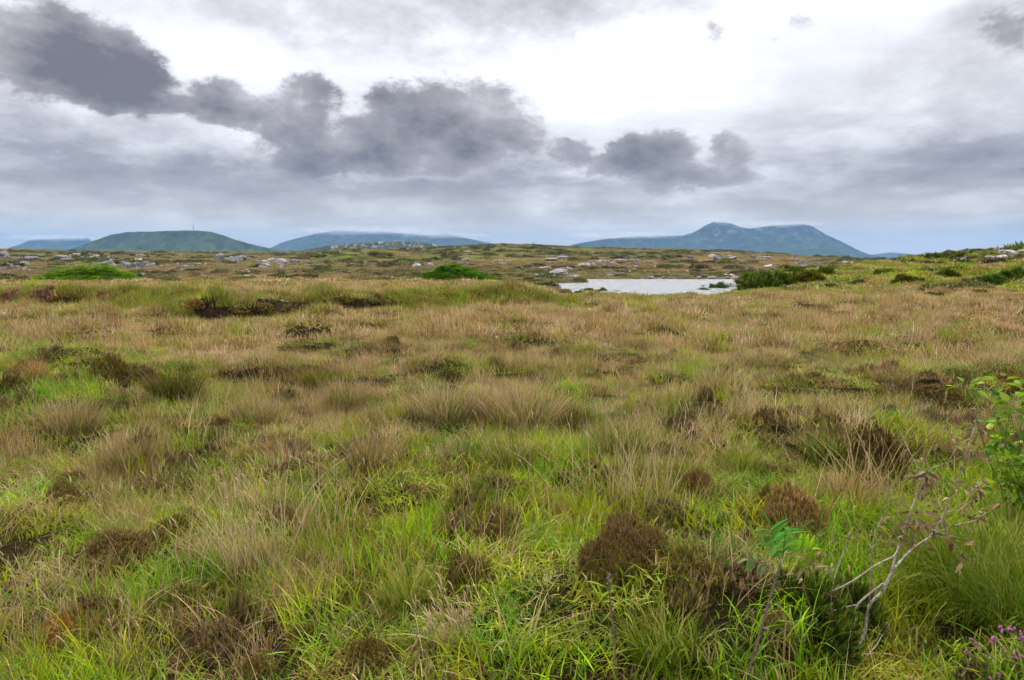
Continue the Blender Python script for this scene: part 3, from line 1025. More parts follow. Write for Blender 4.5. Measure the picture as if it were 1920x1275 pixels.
MIDH = [(40, 600, 36, 20), (95, 585, 40, 18), (130, 592, 44, 22), (165, 596, 36, 20), (205, 598, 30, 16), (245, 596, 34, 18), (250, 560, 40, 18), (300, 556, 34, 18), (335, 566, 44, 26), (375, 578, 50, 22),
        (440, 583, 60, 22), (490, 585, 60, 24), (545, 583, 56, 24), (600, 576, 44, 22), (650, 570, 44, 22), (700, 565, 50, 26), (740, 560, 40, 26), (790, 564, 50, 26), (840, 566, 36, 18), (700, 548, 40, 16), (880, 560, 44, 20)]
for k, (px, py, w_, h_) in enumerate(sorted(MIDH)):
    heather(px, py + random.uniform(-5, 5), w_ * random.uniform(.7, 1.2), h_ * random.uniform(.45, .85), random.choice(['dark', 'brown', 'olive', 'olive', 'olive']), 'dark heather along the cut peat bank' + ordinal(k, len(MIDH)), 'heather along the peat bank', random.choice(HEATH_FAR))
MIDH2 = [(960, 560, 26, 12), (1005, 566, 30, 14), (1060, 556, 34, 16), (1110, 560, 30, 14), (1190, 575, 34, 12), (1290, 566, 40, 12), (1250, 590, 24, 9), (1390, 605, 26, 10), (1450, 585, 30, 10), (1520, 600, 26, 9), (1635, 596, 34, 14),
         (1745, 590, 30, 10), (1840, 578, 36, 12), (1870, 600, 26, 10), (1690, 640, 34, 12), (1800, 650, 30, 12), (980, 620, 26, 10), (1080, 612, 22, 9), (1290, 640, 26, 10), (820, 600, 26, 10), (610, 625, 26, 10), (450, 640, 26, 12), (550, 660, 30, 12), (170, 640, 30, 12), (1450, 655, 28, 11)]
for k, (px, py, w_, h_) in enumerate(sorted(MIDH2)):
    heather(px, py, w_, h_, random.choice(['dark', 'brown', 'redbrown']), 'small brown heather dome in the open straw field' + ordinal(k, len(MIDH2)), 'heather dotted over the straw field', random.choice(HEATH_FAR))


# ------------------------------------------------------------------ tussocks
def tussock_pair(seed, n1, n2, L=(.5, .95), lean=(.45, .22), curve=(.3, 1.3), w1=.022, w2=.016, bias=(0, 0)):
    r1 = np.random.default_rng(seed)
    a = Soup(); blades(a, r1, n1, .55, L, (w1 * .6, w1 * 1.2), lean, curve, 5, bias, dome=.12)
    b = Soup(); blades(b, r1, n2, .6, (L[0] * .9, L[1] * 1.25), (w2 * .6, w2 * 1.2), (lean[0] * 1.1, lean[1]), curve, 5, bias, dome=.12)
    ma, mb = a.mesh('tussock_leaves'), b.mesh('tussock_dead')
    ma.materials.append(mat_tgreen); mb.materials.append(mat_tstraw)
    return ma, mb


T_GREEN = [tussock_pair(500 + i, 520, 170) for i in range(2)]
T_PALE = [tussock_pair(510 + i, 200, 480, bias=(.12, 0)) for i in range(3)]
T_ARCH = tussock_pair(520, 900, 320, (.7, 1.2), (.55, .25), (.7, 1.7), .012, .009, (-.35, -.1))
TUSSOCKS = [
    (322, 748, 130, 74, 'g', (.5, .48, .42), 'dark green rush tussock overhanging a shaded hollow'),
    (838, 792, 130, 86, 'p', (1, 1, 1), 'pale leaning tussock, leftmost of the row in mid field'),
    (905, 785, 80, 80, 'p', (1.05, 1, .95), 'narrow pale tussock between the leaning one and the broad one'),
    (985, 802, 150, 96, 'p', (1.05, 1, 1), 'broad pale straw tussock in the middle of the field'),
    (960, 884, 120, 84, 'g', (1, 1, .9), 'green rush tussock in front of the broad pale tussock'),
    (1165, 862, 135, 96, 'g', (1, 1.02, .95), 'round green rush tussock with straw tips right of centre'),
    (1072, 812, 96, 70, 'g', (.6, .5, .42), 'dark brown tussock beside the broad pale tussock'),
    (1565, 866, 140, 86, 'g', (.8, .95, .75), 'dark green sedge tussock left of the wide dark heather'),
    (1352, 742, 120, 56, 'p', (1.08, 1.02, 1.02), 'low pale tussock behind the green rush tussock'),
    (645, 772, 100, 76, 'p', (.92, .9, .85), 'mixed straw tussock left of the pale row'),
    (700, 888, 120, 92, 'p', (.88, .82, .74), 'brownish tussock over brown heather at centre left'),
    (65, 722, 52, 62, 'p', (1.05, .82, .66), 'orange straw tuft on the lush rise at the left'),
    (1802, 718, 64, 42, 'g', (.55, .6, .5), 'small dark tussock by the bare peat edge'),
    (1392, 884, 92, 62, 'g', (1.05, 1.15, .85), 'bright green tussock in front of the small dark reddish heather'),
    (1600, 958, 150, 86, 'p', (1, .88, .78), 'tan tussock behind the bare branched shrub'),
    (130, 815, 110, 84, 'p', (.98, .93, .9), 'pale straw tussock at the left of the mid field'),
    (255, 880, 120, 84, 'p', (.95, .88, .82), 'straw tussock between the left edge and the brown centre tussock'),
    (470, 800, 100, 66, 'p', (.9, .88, .8), 'straw tussock below the dark rush tussock'),
    (590, 730, 100, 60, 'g', (.85, .8, .65), 'olive tussock right of the dark rush tussock'),
    (785, 850, 80, 60, 'g', (1.1, 1.2, .8), 'fresh green tuft left of the narrow pale tussock'),
    (1290, 905, 90, 66, 'g', (1.1, 1.2, .75), 'yellow green tussock behind the small dark reddish heather'),
    (1690, 720, 90, 42, 'p', (1, .95, .9), 'pale tussock in the straw field left of the peat edge'),
    (1440, 690, 90, 40, 'p', (1.02, .97, .92), 'pale tuft in the far straw field right of centre'),
    (1010, 960, 90, 60, 'g', (1.1, 1.2, .7), 'yellow green grass tuft above the large domed heather'),
    (600, 1060, 120, 90, 'g', (1.05, 1.15, .75), 'green tuft right of the tall straw stalks'),
    (1250, 1240, 190, 130, 'g', (1.05, 1.25, .7), 'large bright green tuft at the bottom right of centre'),
    (760, 1140, 130, 90, 'g', (1.1, 1.25, .7), 'green grass tuft left of the brown heather'),
]
for (px, py, w_, h_, kd, tn, lb) in TUSSOCKS:
    p = hit(px, py)
    W, Hh = px2m(p, w_), px2m(p, h_)
    pr = random.choice(T_GREEN if kd == 'g' else T_PALE)
    root = empty('grass_tussock', (p[0], p[1] + W * .1, p[2] - .02), lb, 'tussock', None, (0, 0, random.uniform(-.5, .5)), (W * .62, W * .55, Hh * 1.0))
    for nm, me in (('leaves', pr[0]), ('dead_blades', pr[1])):
        o = obj(nm, me, None, root); o.color = (*tn, 1)
    KEEP.append((p[0], p[1] + W * .1, W * .24))
for (px, py, w_, h_, lb, rz) in [(1835, 1120, 330, 170, 'large arching sedge tussock over a dark hollow at the right', .3), (1930, 1190, 260, 170, 'arching sedge tussock cut by the right edge behind the pink bell heather', .9)]:
    p = hit(px, py)
    W, Hh = px2m(p, w_), px2m(p, h_)
    root = empty('grass_tussock', (p[0], p[1], p[2] - .03), lb, 'tussock', None, (0, 0, rz), (W * .55, W * .5, Hh * 1.1))
    for nm, me in (('leaves', T_ARCH[0]), ('dead_blades', T_ARCH[1])):
        o = obj(nm, me, None, root); o.color = (.72, .95, .45, 1)


# ------------------------------------------------------------------ tall dry stalks
def stalk_clump(seed, n, L, rad, lean, curve, bias, wdt=.0058):
    n = int(n * 1.5); L = (L[0] * 1.1, L[1] * 1.2)
    r1 = np.random.default_rng(seed)
    a = Soup()
    tx, ty, tz = blades(a, r1, n, rad, L, (wdt * .8, wdt * 1.3), lean, curve, 6, bias)
    b = Soup()
    for i in range(n):
        if r1.random() < .55:
            blades_head = Vector((tx[i], ty[i], tz[i]))
            ln = r1.uniform(.05, .11); an = r1.random() * 6.28
            tip = blades_head + Vector((math.cos(an) * .3 + bias[0], math.sin(an) * .3 + bias[1], .55)) * ln
            tube(b, [blades_head - Vector((0, 0, ln * .4)), blades_head + (tip - blades_head) * .5, tip], [.0018, .0042, .001], 4, 0, 1, r1.random())
    if not b.n:
        tube(b, [(tx[0], ty[0], tz[0] - .05), (tx[0], ty[0], tz[0]), (tx[0], ty[0], tz[0] + .03)], [.002, .004, .001], 4)
    ma, mb = a.mesh('stalks'), b.mesh('seed_heads')
    ma.materials.append(mat_stalk); mb.materials.append(mat_stalk)
    return ma, mb


for i, (px, py, n, L, rad, lean, curve, bias, tn, lb) in enumerate([
    (470, 1085, 75, (.35, .72), .20, (.22, .14), (.1, .9), (-.12, 0), (1, .95, .9), 'tall clump of pale straw stalks standing over green grass at left'),
    (395, 1050, 26, (.35, .65), .22, (.35, .2), (.4, 1.2), (-.3, 0), (1, .92, .8), 'thin straw stalks leaning left beside the tall straw clump'),
    (600, 1020, 22, (.4, .7), .25, (.3, .2), (.3, 1.3), (.15, 0), (1, .95, .85), 'loose arching stalks right of the tall straw clump'),
    (852, 1215, 85, (.18, .34), .05, (.30, .10), (.2, .6), (-.35, 0), (1.08, 1, .95), 'pale feathery tuft leaning left near the bottom centre'),
    (905, 1090, 30, (.4, .65), .16, (.5, .2), (.5, 1.3), (.35, 0), (1, .88, .75), 'fan of arching straw stalks over the brown heather'),
    (1195, 960, 46, (.5, .95), .22, (.22, .16), (.2, 1.0), (-.12, 0), (1.05, 1, .92), 'tall pale stalks rising behind the large domed heather bush'),
    (1090, 940, 18, (.5, .9), .22, (.4, .2), (.6, 1.5), (-.4, 0), (1, .95, .85), 'arching stalks leaning left of the tall pale stalks'),
    (238, 1262, 20, (.3, .46), .07, (.18, .14), (.1, .8), (-.05, 0), (1.05, .98, .9), 'sheaf of pale stalks at the bottom left between mauve heathers'),
    (200, 1190, 12, (.35, .6), .16, (.5, .2), (.9, 1.9), (.4, 0), (1, .9, .8), 'long arching stalks over the orange brown heather'),
    (420, 1190, 10, (.4, .65), .18, (.6, .2), (.9, 1.7), (.5, 0), (1, .9, .8), 'long arching stalks over the pale mauve heather'),
    (1640, 930, 34, (.35, .7), .22, (.3, .2), (.3, 1.2), (-.1, 0), (1, .9, .75), 'fine tan stalks behind the bare branched shrub'),
    (1360, 1110, 14, (.3, .5), .16, (.5, .2), (.7, 1.6), (.35, 0), (1.1, 1, .85), 'pale curved stalks right of the olive heather'),
    (980, 1225, 12, (.3, .5), .16, (.5, .2), (.7, 1.6), (.3, 0), (1.05, .95, .8), 'few bent stalks in bright grass near the bottom centre'),
]):
    p = hit(px, py)
    sc_ = fdepth(p) / 4.2 if i not in (5, 6) else fdepth(p) / 5.2
    pr = stalk_clump(600 + i, n, L, rad, lean, curve, bias)
    root = empty('dry_grass_clump', (p[0], p[1], p[2] - .02), lb, 'dry grass', None, None, max(sc_, .8))
    for nm, me in (('stalks', pr[0]), ('seed_heads', pr[1])):
        o = obj(nm, me, None, root, kind='stuff' if nm == 'seed_heads' else None); o.color = (*tn, 1)


# ------------------------------------------------------------------ single leaves
def leaf_mesh(name, L, W, fold=.25, curl=.25, seg=4, mat=None, tipsharp=.6):
    V, F = [], []
    for k in range(seg + 1):
        t_ = k / seg
        wv = W * math.sin(math.pi * min(.97, t_ ** tipsharp * .93 + .05)) * .5
        z = -curl * L * t_ * t_
        V += [(-wv, L * t_, z + fold * wv), (0, L * t_, z), (wv, L * t_, z + fold * wv)]
    for k in range(seg):
        a = 3 * k
        F += [[a, a + 1, a + 4, a + 3], [a + 1, a + 2, a + 5, a + 4]]
    me = mesh_np(name, V, F, smooth=True)
    me.materials.append(mat)
    return me


def aim(o, pos, direction, roll=0.0):
    d = Vector(direction).normalized()
    q = d.to_track_quat('Y', 'Z')
    o.rotation_mode = 'QUATERNION'
    o.rotation_quaternion = q @ Vector((0, 1, 0)).rotation_difference(Vector((0, 1, 0))) @ Matrix.Rotation(roll, 4, 'Y').to_quaternion()
    o.location = pos


def branch(root, org, pts, r0, r1, mat, sides=6, name='branch', n=4):
    s = Soup()
    P = spline(pts, n)
    rad = [r0 + (r1 - r0) * (i / (len(P) - 1)) ** .8 for i in range(len(P))]
    rad = [q * (1 + .12 * math.sin(i * 2.7)) for i, q in enumerate(rad)]
    tube(s, [p - org for p in P], rad, sides)
    me = s.mesh(name, True)
    return obj(name, me, mat, root), P


# bare branched shrub, right foreground
org = hit(1612, 1250)
D0 = org.y
bs = empty('bare_shrub', org, 'bare pale branched shrub with withered leaves in the right foreground', 'shrub')
BR = [  # photo pixels, depth offset, base and tip radius in pixels
    ([(1614, 1275, 0), (1608, 1216, 0), (1622, 1184, .01), (1629, 1137, .02), (1654, 1109, .03), (1668, 1081, .05), (1687, 1016, .10), (1701, 974, .14), (1727, 904, .22), (1722, 881, .26), (1696, 829, .33), (1675, 792, .38)], 9, 1.8),
    ([(1654, 1109, .03), (1676, 1068, .06), (1710, 1030, .12), (1748, 1002, .18), (1771, 960, .22), (1794, 904, .27), (1813, 843, .30), (1827, 801, .33)], 6.5, 2.2),
    ([(1610, 1260, -.02), (1603, 1200, -.03), (1603, 1151, -.03), (1610, 1132, -.02), (1632, 1112, .0), (1656, 1094, .03)], 6, 4),
    ([(1592, 1262, -.05), (1575, 1235, -.08), (1563, 1184, -.10), (1559, 1109, -.10), (1580, 1039, -.05), (1594, 997, -.02)], 5.5, 2),
    ([(1559, 1109, -.10), (1598, 1090, -.07), (1645, 1058, -.03), (1676, 1042, .04), (1688, 1020, .10)], 4.2, 3),
    ([(1561, 1146, -.10), (1580, 1140, -.09), (1604, 1134, -.03)], 3.4, 2.6),
    ([(1630, 1130, .02), (1633, 1062, .04), (1640, 1002, .06), (1659, 960, .08), (1666, 913, .10), (1666, 881, .12)], 3.4, 1.3),
    ([(1598, 1250, -.05), (1580, 1240, -.08), (1542, 1198, -.16), (1519, 1137, -.22), (1503, 1090, -.26), (1508, 1068, -.27), (1521, 1050, -.28)], 3.2, 1.6),
    ([(1701, 974, .14), (1730, 985, .10), (1770, 1000, .05), (1815, 1012, .02)], 3, 1.2),
    ([(1748, 1002, .18), (1790, 985, .22), (1830, 975, .28), (1850, 960, .30)], 3, 1.2),
    ([(1727, 904, .22), (1745, 880, .20), (1790, 862, .16), (1830, 850, .12)], 2.4, 1.1),
    ([(1616, 1240, .0), (1640, 1214, .05), (1655, 1190, .08)], 3.4, 1.6),
    ([(1794, 904, .27), (1820, 915, .3), (1845, 905, .34)], 2.2, 1),
    ([(1687, 1016, .10), (1672, 985, .12), (1690, 950, .13)], 2.2, 1),
    ([(1598, 1135, -.03), (1592, 1110, -.03), (1583, 1085, -.04)], 2, 1),
    ([(1771, 960, .22), (1745, 930, .18), (1735, 900, .15), (1742, 872, .13)], 2, .9),
    ([(1748, 1002, .18), (1775, 1010, .12), (1800, 1030, .08), (1812, 1048, .06)], 2, .9),
    ([(1771, 960, .22), (1800, 955, .26), (1825, 935, .30), (1838, 930, .3)], 2, .9),
    ([(1710, 1030, .12), (1700, 1000, .05), (1712, 965, .02), (1728, 950, 0)], 2, .9),
    ([(1813, 843, .30), (1790, 825, .27), (1775, 800, .25), (1770, 780, .24)], 1.8, .8),
    ([(1820, 820, .32), (1835, 795, .33), (1832, 770, .34)], 1.8, .8),
]
twigs = []
for k, (pl, r0, r1) in enumerate(BR):
    pts = [at(x, y, D0 + dz) for (x, y, dz) in pl]
    o, P = branch(bs, org, pts, r0 * .46 * D0 / FPX, r1 * .46 * D0 / FPX, mat_bark_red if k == 7 else mat_bark)
    twigs.append((P, o))
LW = [leaf_mesh('withered_leaf', .045, .017, .7, .5, 3, mat_dryleaf), leaf_mesh('withered_leaf_curled', .038, .014, 1.0, .9, 3, mat_dryleaf), leaf_mesh('withered_leaf_small', .028, .012, .5, .3, 3, mat_dryleaf)]
rr = random.Random(12)
zones = [(0, 24, 40, 22), (1, 8, 28, 46), (8, 2, 12, 26), (9, 2, 12, 28), (10, 2, 12, 26), (12, 1, 8, 18), (7, 16, 24, 12), (13, 2, 8, 12), (15, 3, 12, 24), (16, 3, 12, 20), (17, 3, 12, 24), (18, 3, 12, 22), (19, 4, 12, 10), (20, 2, 8, 8)]
for (bi, lo, hi_, n) in zones:
    P, bo = twigs[bi]
    for _ in range(n):
        i = rr.randint(min(lo, len(P) - 2), min(hi_, len(P) - 1))
        b0 = P[i]
        dv = Vector((rr.uniform(-1, 1), rr.uniform(-1, 1), rr.uniform(-.9, .5))).normalized()
        o = obj('leaf', rr.choice(LW), None, bo)
        aim(o, b0 - org + dv * rr.uniform(0, .045), dv, rr.uniform(-1.5, 1.5))
        q = rr.random()
        o.color = (1, .95, .95, 1) if q < .42 else ((1.3, 1.05, .8, 1) if q < .60 else ((.8, 1.35, .45, 1) if q < .84 else (1.7, 1.6, 1.7, 1)))
        s_ = rr.uniform(.8, 1.45); o.scale = (s_, s_, s_)


# rowan seedling
def compound(root, org, base, tip, n, L, W, col, droop=.25, face=Vector((0, -1, .3))):
    s = Soup()
    base, tip = Vector(base), Vector(tip)
    mid = (base + tip) * .5 + Vector((0, 0, .012))
    P = spline([base, mid, tip], 5)
    tube(s, [p - org for p in P], [.0022 - .0012 * i / (len(P) - 1) for i in range(len(P))], 5)
    root = obj('compound_leaf', s.mesh('leaf_stalk', True), mat_bark_red, root)
    ax = (tip - base).normalized()
    sd = ax.cross(face).normalized()
    me = leaf_mesh('leaflet', L, W, .35, droop, 5, mat_rowan, .75)
    for i in range(n):
        t_ = .22 + .74 * i / (n - 1)
        p = P[min(int(t_ * (len(P) - 1)), len(P) - 1)]
        for sg in (-1, 1):
            dv = ax * .55 + sd * sg * 1.0 + Vector((0, 0, .12 + rr.uniform(-.12, .12))) + face * rr.uniform(-.1, .2)
            l_ = obj('leaflet', me, None, root)
            aim(l_, p - org, dv, rr.uniform(-.4, .4))
            k = (1.0 - .35 * abs(t_ - .55)) * rr.uniform(.9, 1.1); l_.scale = (k, k, k)
            l_.color = (*[c * rr.uniform(.9, 1.1) for c in col], 1)
    l_ = obj('leaflet', me, None, root)
    aim(l_, tip - org, ax, 0)
    l_.color = (*col, 1)


org = hit(1388, 1330)
D1 = org.y
rs = empty('rowan_seedling', org, 'young rowan seedling with one fresh green compound leaf on a reddish stem', 'seedling')
branch(rs, org, [at(1386, 1335, D1), at(1398, 1275, D1), at(1417, 1216, D1 + .01), at(1435, 1151, D1 + .02), at(1454, 1090, D1 + .03), at(1464, 1053, D1 + .03)], 3.3 * D1 / FPX, 2.4 * D1 / FPX, mat_bark_red, name='stem')
branch(rs, org, [at(1435, 1151, D1 + .02), at(1428, 1142, D1), at(1425, 1137, D1)], 2.2 * D1 / FPX, 1.2 * D1 / FPX, mat_bark_red, name='twig')
branch(rs, org, [at(1432, 1178, D1 + .02), at(1440, 1180, D1), at(1444, 1181, D1)], 2 * D1 / FPX, 1.2 * D1 / FPX, mat_bark_red, name='twig')
u = D1 / FPX
compound(rs, org, at(1464, 1056, D1 + .03), at(1444, 990, D1 + .05), 5, 46 * u, 13 * u, (1, 1, 1), .2)
compound(rs, org, at(1468, 1046, D1 + .03), at(1474, 995, D1 - .10), 4, 40 * u, 12 * u, (.8, .95, 1.0), .5)
compound(rs, org, at(1476, 1040, D1 + .05), at(1522, 1030, D1 + .10), 5, 38 * u, 11 * u, (2.3, 1.35, .4), .3)
compound(rs, org, at(1445, 1066, D1 + .03), at(1404, 1050, D1 - .02), 4, 26 * u, 9 * u, (1.9, 1.05, 2.2), .6)
org2 = hit(1575, 1262)
r2 = empty('withered_seedling', hit(1590, 1266), 'thin withered seedling with curled grey leaflets beside the rowan seedling', 'seedling')
o2 = r2.location.copy()
D2 = o2.y
branch(r2, o2, [at(1588, 1268, D2), at(1560, 1180, D2 + .03), at(1545, 1110, D2 + .06), at(1530, 1060, D2 + .08), at(1523, 1036, D2 + .08)], 1.6 * u, 1.0 * u, mat_bark_red, name='stem')
for _ in range(26):
    l_ = obj('leaf', rr.choice(LW), None, r2)
    p = at(rr.uniform(1485, 1580), rr.uniform(995, 1100), D2 + rr.uniform(.0, .14))
    p = at(1523 + rr.gauss(18, 22), 1040 + rr.gauss(0, 22), D2 + rr.uniform(.03, .12))
    aim(l_, p - o2, (rr.uniform(-1, 1), rr.uniform(-1, 1), rr.uniform(-.8, .2)), rr.uniform(-1, 1))
    l_.color = rr.choice([(1.5, 1.5, 1.4, 1), (1, .8, .6, 1), (1.6, 1.9, 1.6, 1)])

# single dry stems
for (x0, y0, x1, y1, lb, mt) in [(1156, 1278, 1141, 1078, 'single brown dry flower stem standing in front of the large domed heather', mat_bark_red), (1217, 1290, 1214, 1222, 'short brown dry stem at the bottom beside the single tall stem', mat_bark_red),
                                 (1498, 990, 1517, 940, 'short orange dead bracken stem, left one of two crossing', mat_stalk), (1540, 992, 1563, 934, 'straight orange dead bracken stem, right one of two', mat_stalk),
                                 (1408, 1190, 1411, 1148, 'short rust coloured seed stem beside the rowan seedling stem', mat_bark_red)]:
    p = hit(x0, min(y0, 1274) if y0 < 1275 else y0)
    e = empty('dead_flower', p, lb, 'dead plant')
    q = at(x1, y1, p.y + .02)
    o, P = branch(e, p, [p - Vector((0, 0, .02)), p.lerp(q, .35) + Vector((.004, 0, 0)), p.lerp(q, .7), q], 2.4 * p.y / FPX, 1.5 * p.y / FPX, mt, name='stem')
    o.color = (.9, .5, .3, 1)
    s = Soup()
    for k in range(5):
        c_ = q - p + Vector((rr.uniform(-.006, .006), rr.uniform(-.006, .006), -.012 * k))
        tube(s, [c_, c_ + Vector((rr.uniform(-.01, .01), 0, .008)), c_ + Vector((rr.uniform(-.014, .014), 0, .014))], [.002, .004, .001], 4)
    obj('seed_head', s.mesh('seed_head'), mat_bark_red, e)

# broad-leaved bush at the right edge
LB = [leaf_mesh('broad_leaf', .075, .050, .22, .25, 4, mat_leaf, .8), leaf_mesh('broad_leaf_long', .085, .045, .3, .4, 4, mat_leaf, .8)]
org = hit(1935, 985)
D3 = org.y
lb_ = empty('leafy_bush', org, 'bright green broad leaved bush cut by the right edge', 'bush')
stems = []
for (pl) in [[(1935, 985), (1925, 900), (1900, 800), (1880, 735), (1868, 712)], [(1940, 985), (1945, 880), (1940, 790), (1925, 720)], [(1930, 985), (1895, 920), (1870, 860), (1858, 800)], [(1930, 985), (1900, 900), (1885, 830), (1900, 745)],
             [(1935, 985), (1910, 880), (1915, 790), (1920, 730)], [(1932, 985), (1890, 945), (1865, 900)], [(1940, 985), (1930, 860), (1900, 770)], [(1928, 985), (1870, 900), (1835, 800), (1815, 735), (1812, 725)],
             [(1934, 985), (1912, 910), (1888, 850), (1872, 790)], [(1938, 985), (1935, 900), (1938, 820), (1940, 755)], [(1930, 985), (1905, 940), (1890, 890), (1885, 840)], [(1930, 985), (1915, 935), (1900, 905), (1878, 880)]]:
    dz = rr.uniform(-.18, .18)
    o, P = branch(lb_, org, [at(x, y, D3 + dz * (i / 3)) for i, (x, y) in enumerate(pl)], .006, .002, mat_bark_red, 5)
    stems.append((P, o))
for k, (P, bo) in enumerate(stems):
    nl = 12 if k == 7 else 26
    for _ in range(nl):
        i = rr.randint(int(len(P) * (.72 if k == 7 else .3)), len(P) - 1)
        dv = Vector((rr.uniform(-1, 1), rr.uniform(-1, .6), rr.uniform(-.35, .5))).normalized()
        l_ = obj('leaf', rr.choice(LB), None, bo)
        aim(l_, P[i] - org + dv * rr.uniform(.01, .085), dv, rr.uniform(-.7, .7))
        s_ = rr.uniform(.8, 1.2); l_.scale = (s_, s_, s_)
        q = rr.random()
        l_.color = (1, 1, 1, 1) if q < .6 else ((1.7, 1.4, .8, 1) if q < .85 else (.7, .9, .8, 1))

# pink bell heather at the lower right corner
org = hit(1905, 1300)
bh = empty('bell_heather', org, 'bell heather with bright pink flowers at the lower right corner', 'heather')
s = Soup(); sprigs(s, np.random.default_rng(77), 420, .022, lump=.4, seed=9, leaflets=6)
f = s.mesh('bell_foliage'); f.materials.append(ramp_leaf('bell_heather_leaf', [(0, (.05, .06, .012)), (.6, (.11, .135, .020)), (1, (.17, .17, .035))], .3, .7))
o = obj('foliage', f, None, bh, (0.05, 0, .0), scale=(.19, .16, .20))
bell = Soup()
tube(bell, [(0, 0, 0), (0, 0, .004), (0, 0, .009), (0, 0, .012)], [.0025, .0055, .0048, .0022], 6)
bellm = bell.mesh('bell_flower', True); bellm.materials.append(mat_pink)
for (px, py) in [(1822, 1198), (1812, 1222), (1830, 1206), (1872, 1176), (1878, 1186), (1892, 1180), (1896, 1177), (1914, 1186), (1917, 1195), (1910, 1200), (1860, 1202), (1868, 1200), (1858, 1272), (1872, 1268), (1879, 1218), (1899, 1232), (1916, 1230)]:
    q = at(px, py, org.y + rr.uniform(-.08, .04))
    tp, P = branch(bh, org, [org + Vector((.03, 0, .05)), org.lerp(q, .6) + Vector((.02, 0, .01)), q], .0016, .001, mat_bark_red, 4, 'flower_stem', 3)
    for k in range(3):
        l_ = obj('flower', bellm, None, tp)
        aim(l_, q - org + Vector((rr.uniform(-.007, .007), rr.uniform(-.007, .007), rr.uniform(-.012, .006))), (rr.uniform(-1, 1), rr.uniform(-1, 1), rr.uniform(-.3, .8)))
        l_.scale = (1.0,) * 3

# dark green dwarf shrub between the seedling and the bare shrub
s = Soup(); sprigs(s, np.random.default_rng(78), 900, .022, lump=.35, seed=12, leaflets=5)
sm = s.mesh('dwarf_foliage'); sm.materials.append(mat_shrub)
st = stems_mesh(np.random.default_rng(79), 9); st.materials.append(mat_wood)
for (px, py, w_, h_, lb, tn) in [(1500, 1185, 210, 150, 'dark green dwarf shrub between the rowan seedling and the bare shrub', (1, 1.05, .9)), (1590, 1175, 130, 120, 'small dark green dwarf shrub behind the bare shrub stems', (.9, .95, .8))]:
    p = hit(px, py); W, Hh = px2m(p, w_), px2m(p, h_)
    root = empty('dwarf_shrub', (p[0], p[1], p[2] - .03), lb, 'shrub', None, None, (W * .5, W * .45, Hh / .86))
    for nm, me in (('foliage', sm), ('stems', st)):
        o = obj(nm, me, None, root); o.color = (*tn, 1)
    KEEP.append((p[0], p[1], W * .4))

# ------------------------------------------------------------------ shrubs on the hillside
SH = []
for i in range(3):
    s = Soup(); sprigs(s, np.random.default_rng(700 + i), 700, .038, lump=.45, seed=700 + i, leaflets=4, low=-.05)
    m_ = s.mesh('shrub_foliage'); m_.materials.append(mat_shrub)
    SH.append((m_, st))
SHRUBS = [
    (1425, 545, 80, 40, (.85, .9, .8), 'dark gorse bush, largest of the thicket above the white boulder'), (1463, 540, 60, 34, (.8, .85, .75), 'dark gorse bush in the middle of the thicket near the lake'),
    (1400, 538, 40, 26, (.9, 1, .8), 'gorse bush on the lake side of the thicket'), (1490, 532, 54, 26, (.75, .75, .6), 'brownish gorse bush at the right part of the thicket'),
    (1522, 530, 60, 30, (1.1, .85, .6), 'rusty brown bush behind the gorse thicket'), (1545, 520, 40, 24, (.9, .9, .7), 'small bush at the upper end of the gorse thicket'), (1490, 512, 40, 14, (1, 1.1, .8), 'green bush on the crest behind the gorse thicket'),
    (1345, 547, 36, 22, (.9, 1.1, .8), 'green bush at the lake edge left of the white boulder'), (1320, 551, 34, 14, (.9, 1.3, .8), 'low green bush touching the water below the rusty one'), (1318, 544, 16, 11, (2.2, .9, .5), 'small rusty bush at the water edge'),
    (1110, 553, 40, 14, (1, 1.2, .8), 'low green shrub in front of the lake, middle one'), (1132, 551, 24, 13, (.8, .8, .6), 'dark low shrub in front of the lake'), (1088, 553, 30, 9, (1, 1.4, .8), 'flat green shrub in front of the lake at its left end'),
    (1155, 553, 34, 8, (1.1, 1.3, .8), 'flat green shrub in front of the lake, right of the dark one'),
    (1711, 494, 17, 9, (.9, 1.1, .8), 'small round dark bush alone high on the hillside'), (1694, 529, 32, 14, (1.1, .7, .5), 'brown bush on the lower hillside'), (1719, 529, 28, 11, (.8, 1, .8), 'dark green bush beside the brown bush'),
    (1678, 532, 20, 9, (.9, 1.1, .8), 'little green bush left of the brown bush'), (1661, 517, 44, 14, (.9, 1.1, .8), 'wide low bush in the middle of the hillside'), (1777, 519, 38, 14, (1, .95, .7), 'brown green bush below the white stones'),
    (1793, 506, 32, 9, (1.3, .75, .5), 'brown flat bush under the white stones'), (1862, 532, 60, 22, (.8, 1, .75), 'big dark green bush, left part by the right edge'), (1900, 531, 70, 26, (.75, 1, .75), 'big dark green bush by the right edge, against the pale boulder'),
    (1735, 503, 14, 6, (.9, 1.1, .8), 'tiny bush on the hillside, right of the wide low bush'), (1650, 545, 26, 7, (1.2, .8, .6), 'brown tuft where the hillside meets the bog'), (1560, 541, 30, 9, (.9, .8, .6), 'dark tuft at the foot of the hillside'),
    (1610, 535, 36, 9, (.8, .9, .6), 'dark green tuft in a dip of the lower hillside'), (1750, 556, 34, 9, (.9, 1, .7), 'green tuft on the yellow slope at the bog edge'), (1840, 553, 40, 10, (.9, 1, .7), 'wide green tuft on the yellow slope near the right edge'),
]
